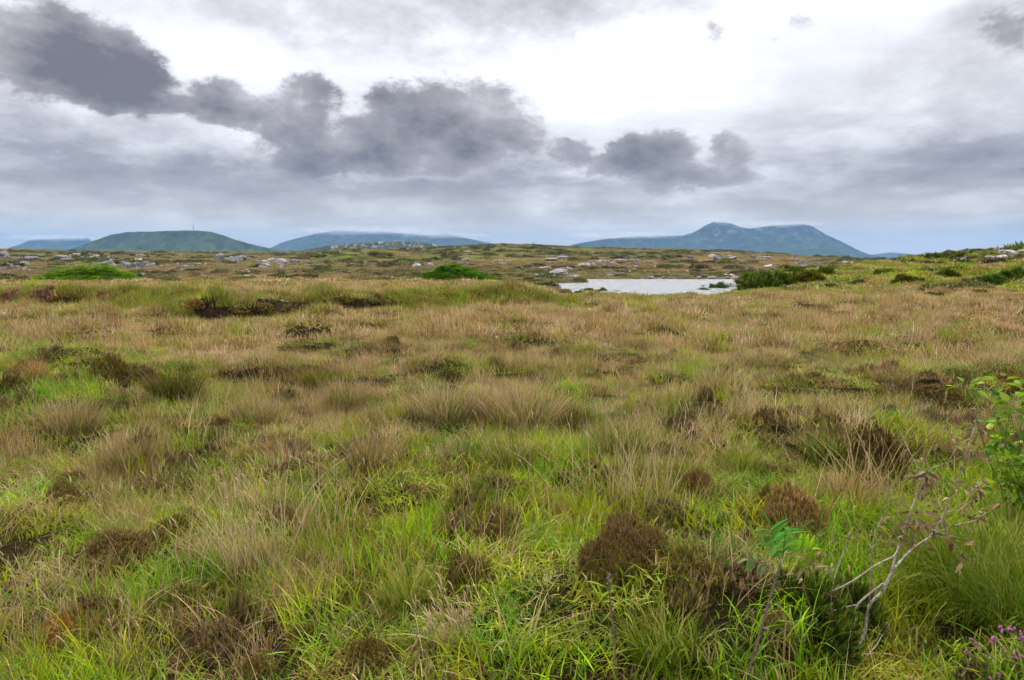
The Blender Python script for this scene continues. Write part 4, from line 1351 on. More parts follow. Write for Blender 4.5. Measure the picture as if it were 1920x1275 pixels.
for (px, py, w_, h_, tn, lb) in SHRUBS:
    p = hit(px, py); W, Hh = px2m(p, w_ * 1.15), px2m(p, h_ * random.uniform(.85, 1.3))
    pr = random.choice(SH)
    root = empty('gorse_bush', (p[0], p[1], p[2] - Hh * .08), lb, 'bush', None, (0, 0, random.uniform(0, 6.28)), (W * .5, W * .45, Hh / .86))
    for nm, me in (('foliage', pr[0]), ('stems', pr[1])):
        o = obj(nm, me, None, root); o.color = (*tn, 1)
    KEEP.append((p[0], p[1], W * .4))


# ------------------------------------------------------------------ bracken mounds
def bracken(px, py, w_, h_, D, label, seed, tint, n=2600):
    r1 = np.random.default_rng(seed)
    c0 = at(px, py, D)
    W, Hh = w_ / FPX * D * .5, h_ / FPX * D
    root = empty('bracken_thicket', (c0.x, c0.y, ground(c0.x, c0.y)), label, 'bracken')
    gz = root.location.z
    s = Soup()
    q = np.sqrt(r1.random(n)) * 1.0; ph = r1.random(n) * 2 * np.pi
    XX, YY = q * np.cos(ph) * W, q * np.sin(ph) * W * .6
    GG = H(c0.x + XX, c0.y + YY) - gz
    NN = fbm(XX / W * 3, YY / W * 3, 3, seed)
    for i in range(n):
        x, y = XX[i], YY[i]
        top = c0.z + Hh - gz
        k = (1 - q[i]) ** 1.05 * (1 + 1.3 * NN[i])
        gl = GG[i]
        zt = gl + max(.2, (top - gl) * (.10 + .88 * k) + r1.normal(0, .10) * Hh)
        a_ = math.atan2(y, x) + r1.normal(0, .9)
        L = r1.uniform(.5, 1.15) * W / 5.6
        dv = Vector((math.cos(a_), math.sin(a_), r1.uniform(-.25, .35))).normalized()
        sd_ = dv.cross(Vector((0, 0, 1))).normalized()
        b0 = Vector((x, y, zt)) - dv * L * .4
        V, F = [], []
        for j in range(5):
            t_ = j / 5
            wv = L * .34 * (1 - t_) ** .8
            p0 = b0 + dv * (L * t_) - Vector((0, 0, L * .25 * t_ * t_)); p1 = b0 + dv * (L * (t_ + .13)) - Vector((0, 0, L * .25 * t_ * t_))
            for sg in (-1, 1):
                e = b0 + dv * (L * (t_ + .16)) + sd_ * (sg * wv) - Vector((0, 0, L * .25 * t_ * t_ + wv * .3))
                V += [tuple(p0), tuple(p1), tuple(e)]; m = len(V); F.append([m - 3, m - 2, m - 1])
        s.add(V, F, r1.uniform(.0, 1.0), r1.random())
    o = obj('fronds', s.mesh('fronds'), mat_bracken, root); o.color = (*tint, 1)
    sm_ = Soup()
    for i in range(60):
        x, y = r1.normal(0, .4) * W, r1.normal(0, .25) * W
        gl = ground(c0.x + x, c0.y + y) - gz
        tube(sm_, [(x, y, gl - .1), (x + .1, y, gl + (c0.z + Hh - gz - gl) * .5)], [.03, .02], 4)
    obj('stems', sm_.mesh('stems'), mat_wood, root)
    KEEP.append((c0.x, c0.y, W * .5))


bracken(172, 534, 235, 47, 64, 'bright green mound of bracken standing alone on the bog at left', 801, (1.25, 1.2, .8))
bracken(838, 533, 275, 37, 68, 'darker green mound of bracken in the middle distance left of the lake', 802, (.72, .85, .8))
bracken(905, 532, 120, 20, 66, 'low green bracken fringe at the lake end of the middle mound', 803, (.85, .9, .8), 700)
bracken(768, 533, 95, 24, 66, 'low dark bracken clump at the left foot of the middle mound', 804, (.6, .7, .75), 500)

# ------------------------------------------------------------------ boulders
rng_r = random.Random(44)
WHITE = (1.75, 1.72, 1.68)
LILAC = (1.0, .95, 1.0)


def prock(px, py, w_, h_, label, group=None, me=None, tint=(1, 1, 1), rz=None, depthk=.8, sink=.22):
    p = hit(px, py)
    return rock(p, px2m(p, w_), px2m(p, h_), label, group, me, rz, tint, depthk=depthk, sink=sink)


prock(1375, 545, 26, 21, 'white lichened pointed boulder below the gorse thicket', me=ROCK_NEAR, tint=(1.35, 1.33, 1.3))
prock(1387, 546, 9, 10, 'small white stone at the foot of the pointed boulder', tint=WHITE)
prock(1868, 474, 19.5, 16.2, 'upright grey block on the crest of the hillside', me=ROCK_BLOCK, tint=(1.05, 1, 1), rz=.4)
prock(1893, 481, 46.8, 14.85, 'long grey slab beside the upright block on the crest', me=ROCK_SLAB, tint=(1.1, 1.05, 1.05), rz=.1)
prock(1918, 477, 26, 12.15, 'grey rock at the right edge on the crest', tint=(1, .98, 1))
prock(1856, 486, 23.4, 8.1, 'flat white rock on the crest, left one', me=ROCK_SLAB, tint=WHITE)
prock(1876, 485, 23.4, 8.1, 'flat white rock on the crest, right one', me=ROCK_SLAB, tint=WHITE)
prock(1853, 493, 14.3, 9.45, 'white boulder below the flat white rocks', tint=WHITE)
prock(1861, 493, 9.1, 6.75, 'small mauve stone beside the white boulder below the crest', tint=(1.2, 1.1, 1.15))
prock(1790, 494, 13, 9.45, 'white boulder alone on the hillside beside brown bushes', tint=WHITE)
prock(1808, 489, 16.9, 8.1, 'white and grey rock right of the lone white boulder', tint=(1.5, 1.45, 1.45))
prock(1815, 485, 14.3, 5.4, 'flat pale rock above the white and grey rock', me=ROCK_SLAB, tint=(1.4, 1.35, 1.35))
prock(1915, 532, 33.8, 17.55, 'pale grey boulder at the right edge under the big dark bush', me=ROCK_NEAR, tint=(1.15, 1.1, 1.1))
prock(1135, 656, 24, 14, 'white flat stone in the straw field right of centre', me=ROCK_SLAB, tint=(2.0, 1.95, 1.85))
prock(1562, 637, 9, 5, 'small pinkish white stone in the straw field at right', tint=(1.9, 1.7, 1.6))
prock(1583, 632, 7.8, 5.4, 'tiny pale stone near the small pinkish one', tint=WHITE)
prock(4, 593, 22, 9, 'white flat stone cut by the left edge', me=ROCK_SLAB, tint=WHITE)
prock(54, 579, 17, 8, 'pale grey white stone on the bank below the pink heather', me=ROCK_NEAR, tint=(1.5, 1.45, 1.45))
prock(1475, 533, 9, 6, 'small pale stone in front of the gorse thicket', tint=(1.4, 1.35, 1.35))
prock(1584, 494.5, 11.7, 6.75, 'white stone on the distant slope above the gorse thicket', tint=WHITE)
prock(1597, 495, 9.1, 5.4, 'smaller white stone right of the one on the distant slope', tint=WHITE)
prock(736, 521, 6, 4, 'small white stone at the left end of the middle bracken mound', tint=(2.1, 2.1, 2.0))
prock(1104, 526.5, 8, 3, 'dark rock standing in the lake near the spit', tint=(.5, .5, .5))
prock(1100, 529.5, 4, 2, 'tiny dark rock in the lake off the spit', tint=(.5, .5, .5))

# outcrops: (px0, px1, row, height px, number of rocks, label)
OUT = [(0, 15, 486, 10, 3, 'grey outcrop rock at the left edge of the moor'), (15, 52, 490, 7, 5, 'grey rock of the flat outcrop near the left edge'), (47, 83, 484, 7, 4, 'mauve grey rock of the upper left outcrop'),
       (0, 27, 501, 10, 4, 'grey rock of the low outcrop at the left edge'), (27, 70, 503, 8, 6, 'white streaked rock of the low left outcrop'), (104, 133, 489, 7, 4, 'grey rock of the outcrop behind the bright bracken'),
       (130, 156, 486, 8, 4, 'rock of the outcrop above the bright bracken'), (155, 186, 486, 8, 5, 'light grey rock of the outcrop over the bright bracken'), (193, 216, 483, 5, 3, 'far grey rock behind the bracken outcrops'),
       (183, 213, 500, 12, 4, 'large pale rock just above the bright bracken'), (217, 238, 495, 8, 3, 'pale rock right of the bright bracken'), (237, 262, 500, 11, 4, 'large pale rock right of the bright bracken'),
       (233, 260, 485, 6, 4, 'dark grey rock of the far right bracken outcrop'), (262, 290, 496, 9, 5, 'rounded grey rock of the outcrop left of the sheep'), (262, 278, 484, 5, 3, 'small grey rock of the far outcrop'),
       (75, 107, 520, 5, 4, 'grey rock of the flat slab left of the bright bracken'), (330, 345, 497, 5, 2, 'mauve rock between two sheep'), (352, 372, 500, 6, 3, 'mauve flat rock left of a sheep'), (368, 388, 500, 4, 2, 'grey slab under a sheep'),
       (410, 446, 491, 9, 6, 'pale rock of the left middle outcrop'), (448, 478, 487, 6, 4, 'rock of the upper middle outcrop'), (480, 532, 498, 11, 9, 'pale rock of the large middle outcrop'), (530, 560, 499, 9, 5, 'rock of the right part of the large middle outcrop'),
       (565, 596, 498, 6, 4, 'small rock at the end of the middle outcrop'), (458, 484, 518, 7, 3, 'flat grey rock beside the group of sheep'), (490, 522, 520, 5, 4, 'flat mauve rock below the middle outcrop'), (338, 350, 505, 6, 3, 'pale stone at the green knoll'),
       (265, 284, 514, 5, 3, 'white stone left of the green knoll'), (625, 648, 470, 4, 3, 'rock on the left top of the skyline mound'), (648, 696, 470, 5, 6, 'rock along the top of the skyline mound'), (870, 893, 474, 4, 4, 'rock on the top of the small middle mound'),
       (860, 877, 496, 7, 3, 'pale rock at the foot of the small middle mound'), (923, 950, 493, 6, 4, 'grey rock of the outcrop right of the middle mound'), (780, 808, 500, 6, 6, 'white rock of the scatter above the middle bracken'),
       (726, 745, 500, 4, 3, 'small pale rock left of the scatter'), (1023, 1056, 490, 6, 5, 'grey rock of the outcrop above the lake head'), (1093, 1135, 496, 8, 5, 'mauve rock of the long outcrop beyond the lake'), (1137, 1200, 492, 9, 8, 'mauve grey rock of the main outcrop beyond the lake'),
       (1167, 1235, 500, 5, 6, 'flat rock in front of the main outcrop beyond the lake'), (1015, 1075, 512, 8, 12, 'pale rock of the boulder scatter left of the lake'), (960, 1078, 520, 6, 16, 'white boulder of the line along the lake head'), (1126, 1168, 515, 8, 7, 'grey rock of the outcrop on the far lake bank'),
       (1138, 1385, 521.5, 4, 30, 'shore stone along the far edge of the lake'), (1327, 1372, 488, 9, 7, 'mauve rock of the right outcrop beyond the lake'), (1387, 1412, 482, 5, 3, 'far rock on the right moor skyline'), (1417, 1442, 485, 5, 3, 'far mauve rock right of the skyline rocks'),
       (1432, 1456, 501, 4, 3, 'flat grey rock on the moor above the gorse'), (1500, 1536, 500, 7, 5, 'mauve slab rock behind the gorse thicket'), (1481, 1502, 492, 5, 3, 'grey rock above the mauve slab'), (1264, 1300, 488, 6, 4, 'grey rock above the right half of the lake'),
       (1345, 1388, 521, 5, 7, 'pale boulder heaped at the right end of the lake'), (1366, 1384, 502, 3, 2, 'flat rock on the plain right of the lake'), (895, 940, 503, 4, 5, 'small rock above the middle bracken'), (300, 330, 508, 4, 4, 'small white stone by the green knoll'),
       (560, 640, 510, 3, 7, 'small stone strewn on the plain left of the middle bracken'), (380, 440, 505, 3, 6, 'small stone strewn on the plain near the sheep')]
specs = []
for (x0, x1, row, hpx, n, lb) in OUT:
    shore = 'shore' in lb
    pale = any(w_ in lb for w_ in ('pale', 'white', 'light'))
    for k in range(n if shore else n * 4):
        px = x0 + (x1 - x0) * rng_r.random()
        s_ = rng_r.choice([.4, .5, .6, .75, .9, 1.3]) if k < n else rng_r.choice([.25, .32, .4, .5])
        hh_ = max(1.5, hpx * .95 * s_ * rng_r.uniform(.7, 1.1))
        wpx = hh_ * rng_r.uniform(1.3, 2.8)
        b_ = rng_r.uniform(.45, .9) * (1.45 if pale and rng_r.random() > .5 else (1.7 if rng_r.random() > .88 else 1.0))
        specs.append((wpx * hh_, px, row + (0 if shore else rng_r.uniform(-.95, .5) * hpx), wpx, hh_, lb, b_))
specs.sort(key=lambda q: -q[0])
single, rest = specs[:268], specs[268:]
for lb in dict.fromkeys(q[5] for q in single):
    mem = sorted([q for q in single if q[5] == lb], key=lambda q: q[1])
    for k, (_, px, row, wpx, hh_, _, b_) in enumerate(mem):
        sl = rng_r.random() < .4
        prock(px, row, wpx * (1.7 if sl else 1), hh_, lb + ordinal(k, len(mem)), 'rocks: ' + lb if len(mem) > 1 else None, ROCK_SLAB if sl else None, (b_ * 1.02, b_, b_ * 1.02), None, rng_r.uniform(.6, 1), sink=.3)
RS = [rock_mesh(380 + q, 1, 5, .7) for q in range(4)]
RSV = [(np.array([v.co[:] for v in m_.vertices]), [list(f.vertices) for f in m_.polygons]) for m_ in RS]
ss = Soup()
for (_, px, row, wpx, hh_, lb, b_) in rest:
    p = hit(px, row)
    V_, F_ = rng_r.choice(RSV)
    an = rng_r.uniform(0, 6.28); ca, sa = math.cos(an), math.sin(an)
    W, Hh = px2m(p, wpx) * .5, px2m(p, hh_) * .7
    V2 = np.stack([(V_[:, 0] * ca - V_[:, 1] * sa) * W + p[0], (V_[:, 0] * sa + V_[:, 1] * ca) * W * .8 + p[1], V_[:, 2] * Hh + p[2] + Hh * .25], -1)
    ss.add(V2, F_, 0, rng_r.random())
obj('scattered_stones', ss.mesh('scattered_stones'), mat_rock, None, None, 'small grey stones strewn between the outcrops of the moor', 'stones', None, 'stuff')


# ------------------------------------------------------------------ sheep
mat_sheep, t = material('sheep_fleece')
oc = t.node('ShaderNodeTexCoord').outputs['Object']
sx = t.node('ShaderNodeSeparateXYZ', {0: oc})
nn = t.noise(oc, 14, 4, .6)
c = t.ramp(nn, [(.3, (.50, .45, .38)), (.7, (.70, .65, .57))])
dye = t.math('MULTIPLY', t.maprange(sx.outputs[2], .72, .80), t.maprange(t.math('ABSOLUTE', t.math('SUBTRACT', sx.outputs[0], -.22)), .30, .18))
c = t.mix(dye, c, (.72, .22, .12))
headf = t.maprange(sx.outputs[0], .52, .58)
legf = t.maprange(sx.outputs[2], .34, .28)
c = t.mix(t.math('MAXIMUM', headf, legf), c, (.28, .24, .21))
bm_ = t.node('ShaderNodeBump', {'Strength': .7, 'Distance': .04, 'Height': nn})
t.node('ShaderNodeOutputMaterial', {'Surface': t.node('ShaderNodeBsdfDiffuse', {'Color': c, 'Normal': bm_.outputs[0]}).outputs[0]})


def sheep_mesh(graze):
    J = [(-.50, 0, .62), (-.30, 0, .64), (0, 0, .62), (.30, 0, .64), (.46, 0, .72)]
    Rd = [.20, .27, .29, .26, .17]
    if graze:
        J += [(.62, 0, .50), (.70, 0, .30), (.80, 0, .12)]; Rd += [.115, .10, .06]
    else:
        J += [(.58, 0, .92), (.70, 0, .98), (.86, 0, .90)]; Rd += [.11, .10, .06]
    E = [(i, i + 1) for i in range(7)]
    def chain(root, pts, rads):
        a = root
        for p, r_ in zip(pts, rads):
            J.append(p); Rd.append(r_); E.append((a, len(J) - 1)); a = len(J) - 1
    for sg in (-1, 1):
        chain(1, [(-.40, sg * .15, .46), (-.34, sg * .15, .36), (-.46, sg * .14, .24), (-.43, sg * .14, .10), (-.42, sg * .14, .0)], [.11, .07, .045, .038, .045])
        chain(3, [(.34, sg * .13, .44), (.36, sg * .13, .25), (.35, sg * .13, .10), (.36, sg * .13, .0)], [.09, .045, .036, .045])
        h = 6
        chain(h, [(J[6][0] - .04, sg * .14, J[6][2] + .04), (J[6][0] - .05, sg * .21, J[6][2] + .02)], [.035, .02])
    chain(0, [(-.58, 0, .56), (-.60, 0, .42)], [.05, .03])
    me = bpy.data.meshes.new('sheep_body')
    me.from_pydata(J, E, [])
    o = bpy.data.objects.new('sheep_tmp', me)
    COL.objects.link(o)
    md = o.modifiers.new('skin', 'SKIN')
    for i, sv in enumerate(me.skin_vertices[0].data):
        sv.radius = (Rd[i], Rd[i])
        sv.use_root = (i == 2)
    sb = o.modifiers.new('sub', 'SUBSURF'); sb.levels = 1; sb.render_levels = 1
    dg = bpy.context.evaluated_depsgraph_get()
    m2 = bpy.data.meshes.new_from_object(o.evaluated_get(dg))
    m2.name = 'sheep_body'
    bpy.data.objects.remove(o)
    m2.materials.clear(); m2.materials.append(mat_sheep)
    m2.polygons.foreach_set('use_smooth', [True] * len(m2.polygons))
    return m2


SHEEP = [sheep_mesh(True), sheep_mesh(False)]
for (px, py, k, rz, lb) in [(302, 500.5, 1, .2, 'sheep standing alone left of the green knoll'), (386, 496.5, 0, 2.9, 'sheep on the grey slab right of the green knoll'), (454, 511, 0, .4, 'sheep, leftmost of three beside the flat grey rock'),
                            (463, 508.5, 1, 3.3, 'sheep, farthest back of three beside the flat grey rock'), (467, 512, 0, 5.6, 'sheep, rightmost of three beside the flat grey rock'), (1181, 511.5, 1, 1.2, 'sheep, leftmost of four beyond the lake'),
                            (1209, 511.5, 0, .3, 'sheep, second from the left of four beyond the lake'), (1253, 513.5, 1, 4.2, 'sheep, third of four beyond the lake'), (1288, 511, 0, 3.0, 'sheep, rightmost of four beyond the lake'),
                            (829, 499, 1, .5, 'sheep above the middle bracken mound'), (956, 491, 0, 1.5, 'tiny far sheep right of the middle mound'), (339, 480, 0, .2, 'tiny far sheep on the green strip under the hill')]:
    p = hit(px, py)
    D = p.y
    want = 5.2 / FPX * D
    obj('sheep', SHEEP[k], None, None, p - Vector((0, 0, .03)), lb, 'sheep', 'sheep grazing on the moor', None, (0, 0, rz), max(.85, min(1.25, want / 1.25)))

# ------------------------------------------------------------------ mast on the hill
mat_mast, t = material('mast_steel')
t.node('ShaderNodeOutputMaterial', {'Surface': t.node('ShaderNodeBsdfPrincipled', {'Base Color': (.16, .15, .15), 'Metallic': .3, 'Roughness': .6}).outputs[0]})
top = at(363, 417, 4500); bot = at(363, 434.5, 4500)
mr = empty('radio_mast', (bot.x, bot.y, bot.z), 'thin lattice radio mast on top of the flat hill', 'mast')
hgt = top.z - bot.z
for k in range(3):
    s = Soup(); an = k * 2.094
    tube(s, [(2.4 * math.cos(an), 2.4 * math.sin(an), -8), (1.2 * math.cos(an), 1.2 * math.sin(an), hgt * .8)], [.55, .4], 5)
    obj('leg', s.mesh('mast_leg'), mat_mast, mr)
s = Soup()
for j in range(12):
    z0, z1 = hgt * .8 * j / 12, hgt * .8 * (j + 1) / 12
    for k in range(3):
        a0, a1 = k * 2.094, (k + 1) * 2.094
        q0, q1 = 2.4 - 1.2 * j / 12, 2.4 - 1.2 * (j + 1) / 12
        tube(s, [(q0 * math.cos(a0), q0 * math.sin(a0), z0), (q1 * math.cos(a1), q1 * math.sin(a1), z1)], [.18, .18], 4)
obj('bracing', s.mesh('bracing'), mat_mast, mr)
s = Soup(); tube(s, [(0, 0, hgt * .78), (0, 0, hgt)], [.5, .3], 5)
obj('antenna', s.mesh('antenna'), mat_mast, mr)

# ================================================================== grass cover (uncountable: instanced clumps)
mat_grass, t = material('bog_grass')
tint = t.attr('tint', 'INSTANCER', 'Vector')
dry = t.attr('dry', 'INSTANCER', 'Fac')
h = t.attr('h'); r = t.attr('rnd')
straw = t.ramp(r, [(0, (.26, .180, .060)), (.5, (.40, .285, .125)), (1, (.50, .385, .22))])
isdead = t.math('LESS_THAN', t.math('FRACT', t.math('MULTIPLY', r, 7.31)), t.math('MULTIPLY', dry, .8))
tipd = t.math('MULTIPLY', t.math('POWER', h, 2.2), t.math('ADD', .04, t.math('MULTIPLY', dry, .7)))
pn = t.noise(t.node('ShaderNodeNewGeometry').outputs['Position'], 3.2, 2, .5)
c = t.vmath('SCALE', tint, scale=t.math('MULTIPLY', t.maprange(r, 0, 1, .65, 1.4), t.maprange(pn, .3, .7, .78, 1.25)))
c = t.mix(t.math('MAXIMUM', isdead, tipd), c, straw)
leaf_shader(t, c, .36, .012, .4)

PROTO = {}


def proto(name, build, variants, kind):
    col_ = bpy.data.collections.new('kit_' + name)
    for i in range(variants):
        s = Soup(); build(s, np.random.default_rng(900 + 31 * i + len(name)))
        me = s.mesh('%s_%d' % (name, i)); me.materials.append(mat_grass)
        col_.objects.link(bpy.data.objects.new('kit_%s_%d' % (name, i), me))
    PROTO[name] = (col_, variants)


proto('lush', lambda s, g: (blades(s, g, 90, .22, (.09, .24), (.005, .010), (.40, .25), (.3, 1.9), 5), blades(s, g, 22, .22, (.16, .34), (.004, .007), (.4, .2), (.6, 1.8), 5)), 6, 0)
proto('straw', lambda s, g: (blades(s, g, 80, .13, (.12, .32), (.0025, .0045), (.32, .2), (.2, 1.3), 5, (.06, 0), dome=.03), blades(s, g, 50, .26, (.08, .24), (.003, .005), (.45, .25), (.2, 1.3), 4)), 6, 0)
proto('stalk', lambda s, g: blades(s, g, 9, .25, (.28, .55), (.0028, .0045), (.3, .25), (.2, 1.6), 6, (.08, 0)), 6, 0)


def flower(s, g):
    for q in range(3):
        x, y, z = g.uniform(-.07, .07), g.uniform(-.07, .07), g.uniform(.09, .15)
        tube(s, [(x * .8, y * .8, 0), (x, y, z)], [.0009, .0008], 4, r=.03)
        tube(s, [(x, y, z - .002), (x, y, z + .003), (x, y, z + .007)], [.002, .0055, .003], 5, r=.5)


proto('flower', flower, 3, 0)
proto('heath', lambda s, g: sprigs(s, g, 170, .045, zsq=.55, lump=.5, seed=int(g.integers(1, 99)), leaflets=3, low=.0, slen=(.2, .42)), 4, 0)
proto('moss', lambda s, g: blades(s, g, 170, .28, (.04, .11), (.005, .009), (.5, .35), (.3, 1.4), 3), 3, 0)
proto('mid', lambda s, g: (blades(s, g, 60, .24, (.12, .34), (.008, .013), (.34, .2), (.2, 1.3), 4, (.05, 0), dome=.05), blades(s, g, 44, .42, (.05, .17), (.012, .02), (.5, .3), (.2, 1.0), 3)), 6, 0)
proto('far', lambda s, g: blades(s, g, 60, .46, (.12, .34), (.022, .042), (.40, .25), (.2, 1.2), 3, dome=.05), 5, 0)


def scatter(name, which, P, rot, scl, idx, tints, dry, label):
    me = bpy.data.meshes.new(name)
    me.vertices.add(len(P))
    me.vertices.foreach_set('co', np.asarray(P, np.float32).ravel())
    for nm, typ, arr, f in (('rot', 'FLOAT_VECTOR', rot, 'vector'), ('scl', 'FLOAT_VECTOR', scl, 'vector'), ('idx', 'INT', idx, 'value'), ('tint', 'FLOAT_VECTOR', tints, 'vector'), ('dry', 'FLOAT', dry, 'value')):
        a = me.attributes.new(nm, typ, 'POINT')
        a.data.foreach_set(f, np.asarray(arr, np.int32 if typ == 'INT' else np.float32).ravel())
    me.materials.append(mat_grass)
    o = obj(name, me, None, kind='stuff', label=label, cat='grass')
    ng = bpy.data.node_groups.new(name, 'GeometryNodeTree')
    ng.interface.new_socket('Geometry', in_out='INPUT', socket_type='NodeSocketGeometry')
    ng.interface.new_socket('Geometry', in_out='OUTPUT', socket_type='NodeSocketGeometry')
    N, L = ng.nodes, ng.links
    gi, go = N.new('NodeGroupInput'), N.new('NodeGroupOutput')
    ci = N.new('GeometryNodeCollectionInfo')
    ci.inputs['Collection'].default_value = PROTO[which][0]
    ci.inputs['Separate Children'].default_value = True
    ci.inputs['Reset Children'].default_value = True
    ip = N.new('GeometryNodeInstanceOnPoints')
    ip.inputs['Pick Instance'].default_value = True

    def named(nm, dt):
        q = N.new('GeometryNodeInputNamedAttribute'); q.data_type = dt
        q.inputs['Name'].default_value = nm
        return q.outputs['Attribute']
    e2r = N.new('FunctionNodeEulerToRotation')
    L.new(named('rot', 'FLOAT_VECTOR'), e2r.inputs[0])
    L.new(gi.outputs[0], ip.inputs['Points'])
    L.new(ci.outputs[0], ip.inputs['Instance'])
    L.new(named('idx', 'INT'), ip.inputs['Instance Index'])
    L.new(e2r.outputs[0], ip.inputs['Rotation'])
    L.new(named('scl', 'FLOAT_VECTOR'), ip.inputs['Scale'])
    L.new(ip.outputs[0], go.inputs[0])
    md = o.modifiers.new('grass', 'NODES')
    md.node_group = ng
    return o


gr = np.random.default_rng(42)
C_GREEN = np.array([[.180, .310, .003], [.260, .340, .004], [.115, .245, .006], [.300, .320, .006]])
C_OLIVE = np.array([[.200, .162, .014], [.160, .165, .014], [.220, .155, .025]])
C_STRAW = np.array([[.470, .330, .165], [.600, .450, .275], [.390, .260, .130], [.470, .310, .125]])
C_BROWN = np.array([[.220, .120, .045], [.170, .095, .035]])
keep = np.array(KEEP)


def points(d0, d1, dens, half=44, kk=.9):
    n = int(math.radians(2 * half) / 2 * (d1 * d1 - d0 * d0) * dens)
    dd = np.sqrt(gr.uniform(d0 * d0, d1 * d1, n)); aa = np.radians(gr.uniform(-half, half, n))
    x, y = dd * np.sin(aa), dd * np.cos(aa)
    ok = np.ones(n, bool)
    for (kx, ky, kr) in keep:
        if math.hypot(kx, ky) > d1 + 5 or math.hypot(kx, ky) < d0 - 5:
            continue
        ok &= (x - kx) ** 2 + (y - ky) ** 2 > (kr * kk) ** 2
    if d1 > 70:
        ok &= poly_sd(x, y, LAKE) > 1.2
    x, y = x[ok], y[ok]
    return x, y


def steepness(x, y, e=.12):
    return np.hypot(H(x + e, y) - H(x - e, y), H(x, y + e) - H(x, y - e)) / (2 * e)


buckets = {}


def put(which, x, y, sxy, sz, tints, dry):
    z = H(x, y)
    st = steepness(x, y) if np.hypot(x, y).max() < 45 else np.zeros(len(x))
    okk = st < 1.0
    x, y, z, sxy, sz, tints, dry = x[okk], y[okk], z[okk], sxy[okk], sz[okk], tints[okk], dry[okk]
    n = len(x)
    sz = sz * np.clip(1.0 + 1.5 * fbm(x / .9, y / .9, 2, 81), .45, 1.6)
    rot = np.stack([gr.normal(0, .10, n), gr.normal(0, .10, n), gr.uniform(0, 6.283, n)], -1)
    buckets.setdefault(which, []).append((np.stack([x, y, z], -1), rot, np.stack([sxy, sxy, sz], -1), gr.integers(0, PROTO[which][1], n), tints, dry))


def pick(pal, n, var=.16):
    c_ = pal[gr.integers(0, len(pal), n)]
    return c_ * (1 + gr.normal(0, var, (n, 1))).clip(.5, 1.6)


for (d0, d1, dens, sc) in [(1.3, 5, 24, 1.0), (5, 9, 19, 1.05), (9, 15, 16, 1.1)]:
    x, y = points(d0, d1, dens * 1.15)
    gap = gr.random(len(x)) < .12 + .88 * sst(-.26, -.06, fbm(x / .75, y / .75, 2, 91))
    x, y = x[gap], y[gap]
    g_ = greenness(x, y); n = len(x)
    u_ = gr.random(n)
    lush = u_ < g_ * 1.05
    xs, ys = x[lush], y[lush]; m = len(xs)
    tl = pick(C_GREEN, m); ol = gr.random(m) < .28 - .2 * g_[lush]
    tl = np.where(ol[:, None], pick(C_OLIVE, m), tl)
    put('lush', xs, ys, gr.uniform(.8, 1.25, m) * sc, gr.uniform(.7, 1.2, m), tl, np.clip(.36 - .36 * g_[lush] + gr.normal(0, .06, m), 0.0, 1))
    xs, ys = x[~lush], y[~lush]; m = len(xs)
    ts = pick(C_STRAW, m); q = gr.random(m)
    ts = np.where((q < .40)[:, None], pick(C_OLIVE, m), np.where((q < .52)[:, None], pick(C_BROWN, m), ts))
    put('straw', xs, ys, gr.uniform(.8, 1.25, m) * sc, gr.uniform(.55, 1.05, m), ts, np.clip(.55 + gr.normal(0, .15, m), 0, 1))
    x, y = points(d0, d1, dens * .9, kk=.45)
    n = len(x); g_ = greenness(x, y); q = gr.random(n)
    tm = np.where((q < .35 + .5 * g_)[:, None], pick(C_GREEN, n) * .8, np.where((q < .75)[:, None], pick(C_OLIVE, n) * .8, pick(C_BROWN, n)))
    put('moss', x, y, gr.uniform(.8, 1.3, n) * sc, gr.uniform(.7, 1.2, n), tm, np.full(n, .2))

x, y = points(1.3, 16, 9)
hp = fbm(x / 1.6, y / 1.6, 3, 95) + .25 * fbm(x / .4, y / .4, 1, 97)
ok_ = hp > .13
x, y = x[ok_], y[ok_]; n = len(x)
put('heath', x, y, gr.uniform(.10, .20, n), gr.uniform(.13, .26, n), np.array([[.185, .120, .050], [.150, .115, .035], [.175, .120, .055], [.120, .092, .030]])[gr.integers(0, 4, n)] * gr.uniform(.8, 1.3, (n, 1)), np.full(n, .04))
DK = np.array([[.060, .085, .012], [.085, .105, .016], [.095, .070, .026], [.050, .062, .014]])
for (d0, d1, dens, s0, s1, thr, amin) in [(42, 125, .55, .45, 1.25, .06, .30), (75, 260, .10, .8, 2.2, .05, -9), (260, 900, .014, 2.0, 5.0, .09, -9)]:
    x, y = points(d0, d1, dens)
    hp = fbm(x / (d0 * .12), y / (d0 * .10), 3, 99)
    ok_ = (hp > thr) & (azparam(x, y) > amin) & ((np.hypot(x, y) > 100) | (azparam(x, y) > .3))
    x, y = x[ok_], y[ok_]; n = len(x)
    s_ = gr.uniform(s0, s1, n)
    put('heath', x, y, s_, s_ * gr.uniform(.35, .7, n), DK[gr.integers(0, 4, n)] * gr.uniform(.8, 1.6, (n, 1)), np.full(n, .03))
x, y = points(15, 34, 26)
sb = poly_sd(x, y, BANK, False)
ok_ = (sb > -.3) & (sb < 2.2) & (x < 5) & (gr.random(len(x)) < .75)
x, y = x[ok_], y[ok_]; n = len(x)
put('mid', x, y, gr.uniform(.7, 1.2, n), gr.uniform(.8, 1.5, n), np.where((gr.random(n) < .6)[:, None], pick(C_OLIVE, n), pick(C_GREEN, n)) * .8, np.full(n, .12))
x, y = points(1.3, 15, 2.6)
n = len(x)
put('stalk', x, y, gr.uniform(.8, 1.2, n), gr.uniform(.7, 1.2, n), pick(C_STRAW[1:2] * 1.1, n), np.full(n, .8))
x, y = points(2.4, 9, 1.6)
ok_ = greenness(x, y) > .45
x, y = x[ok_], y[ok_]; n = len(x)
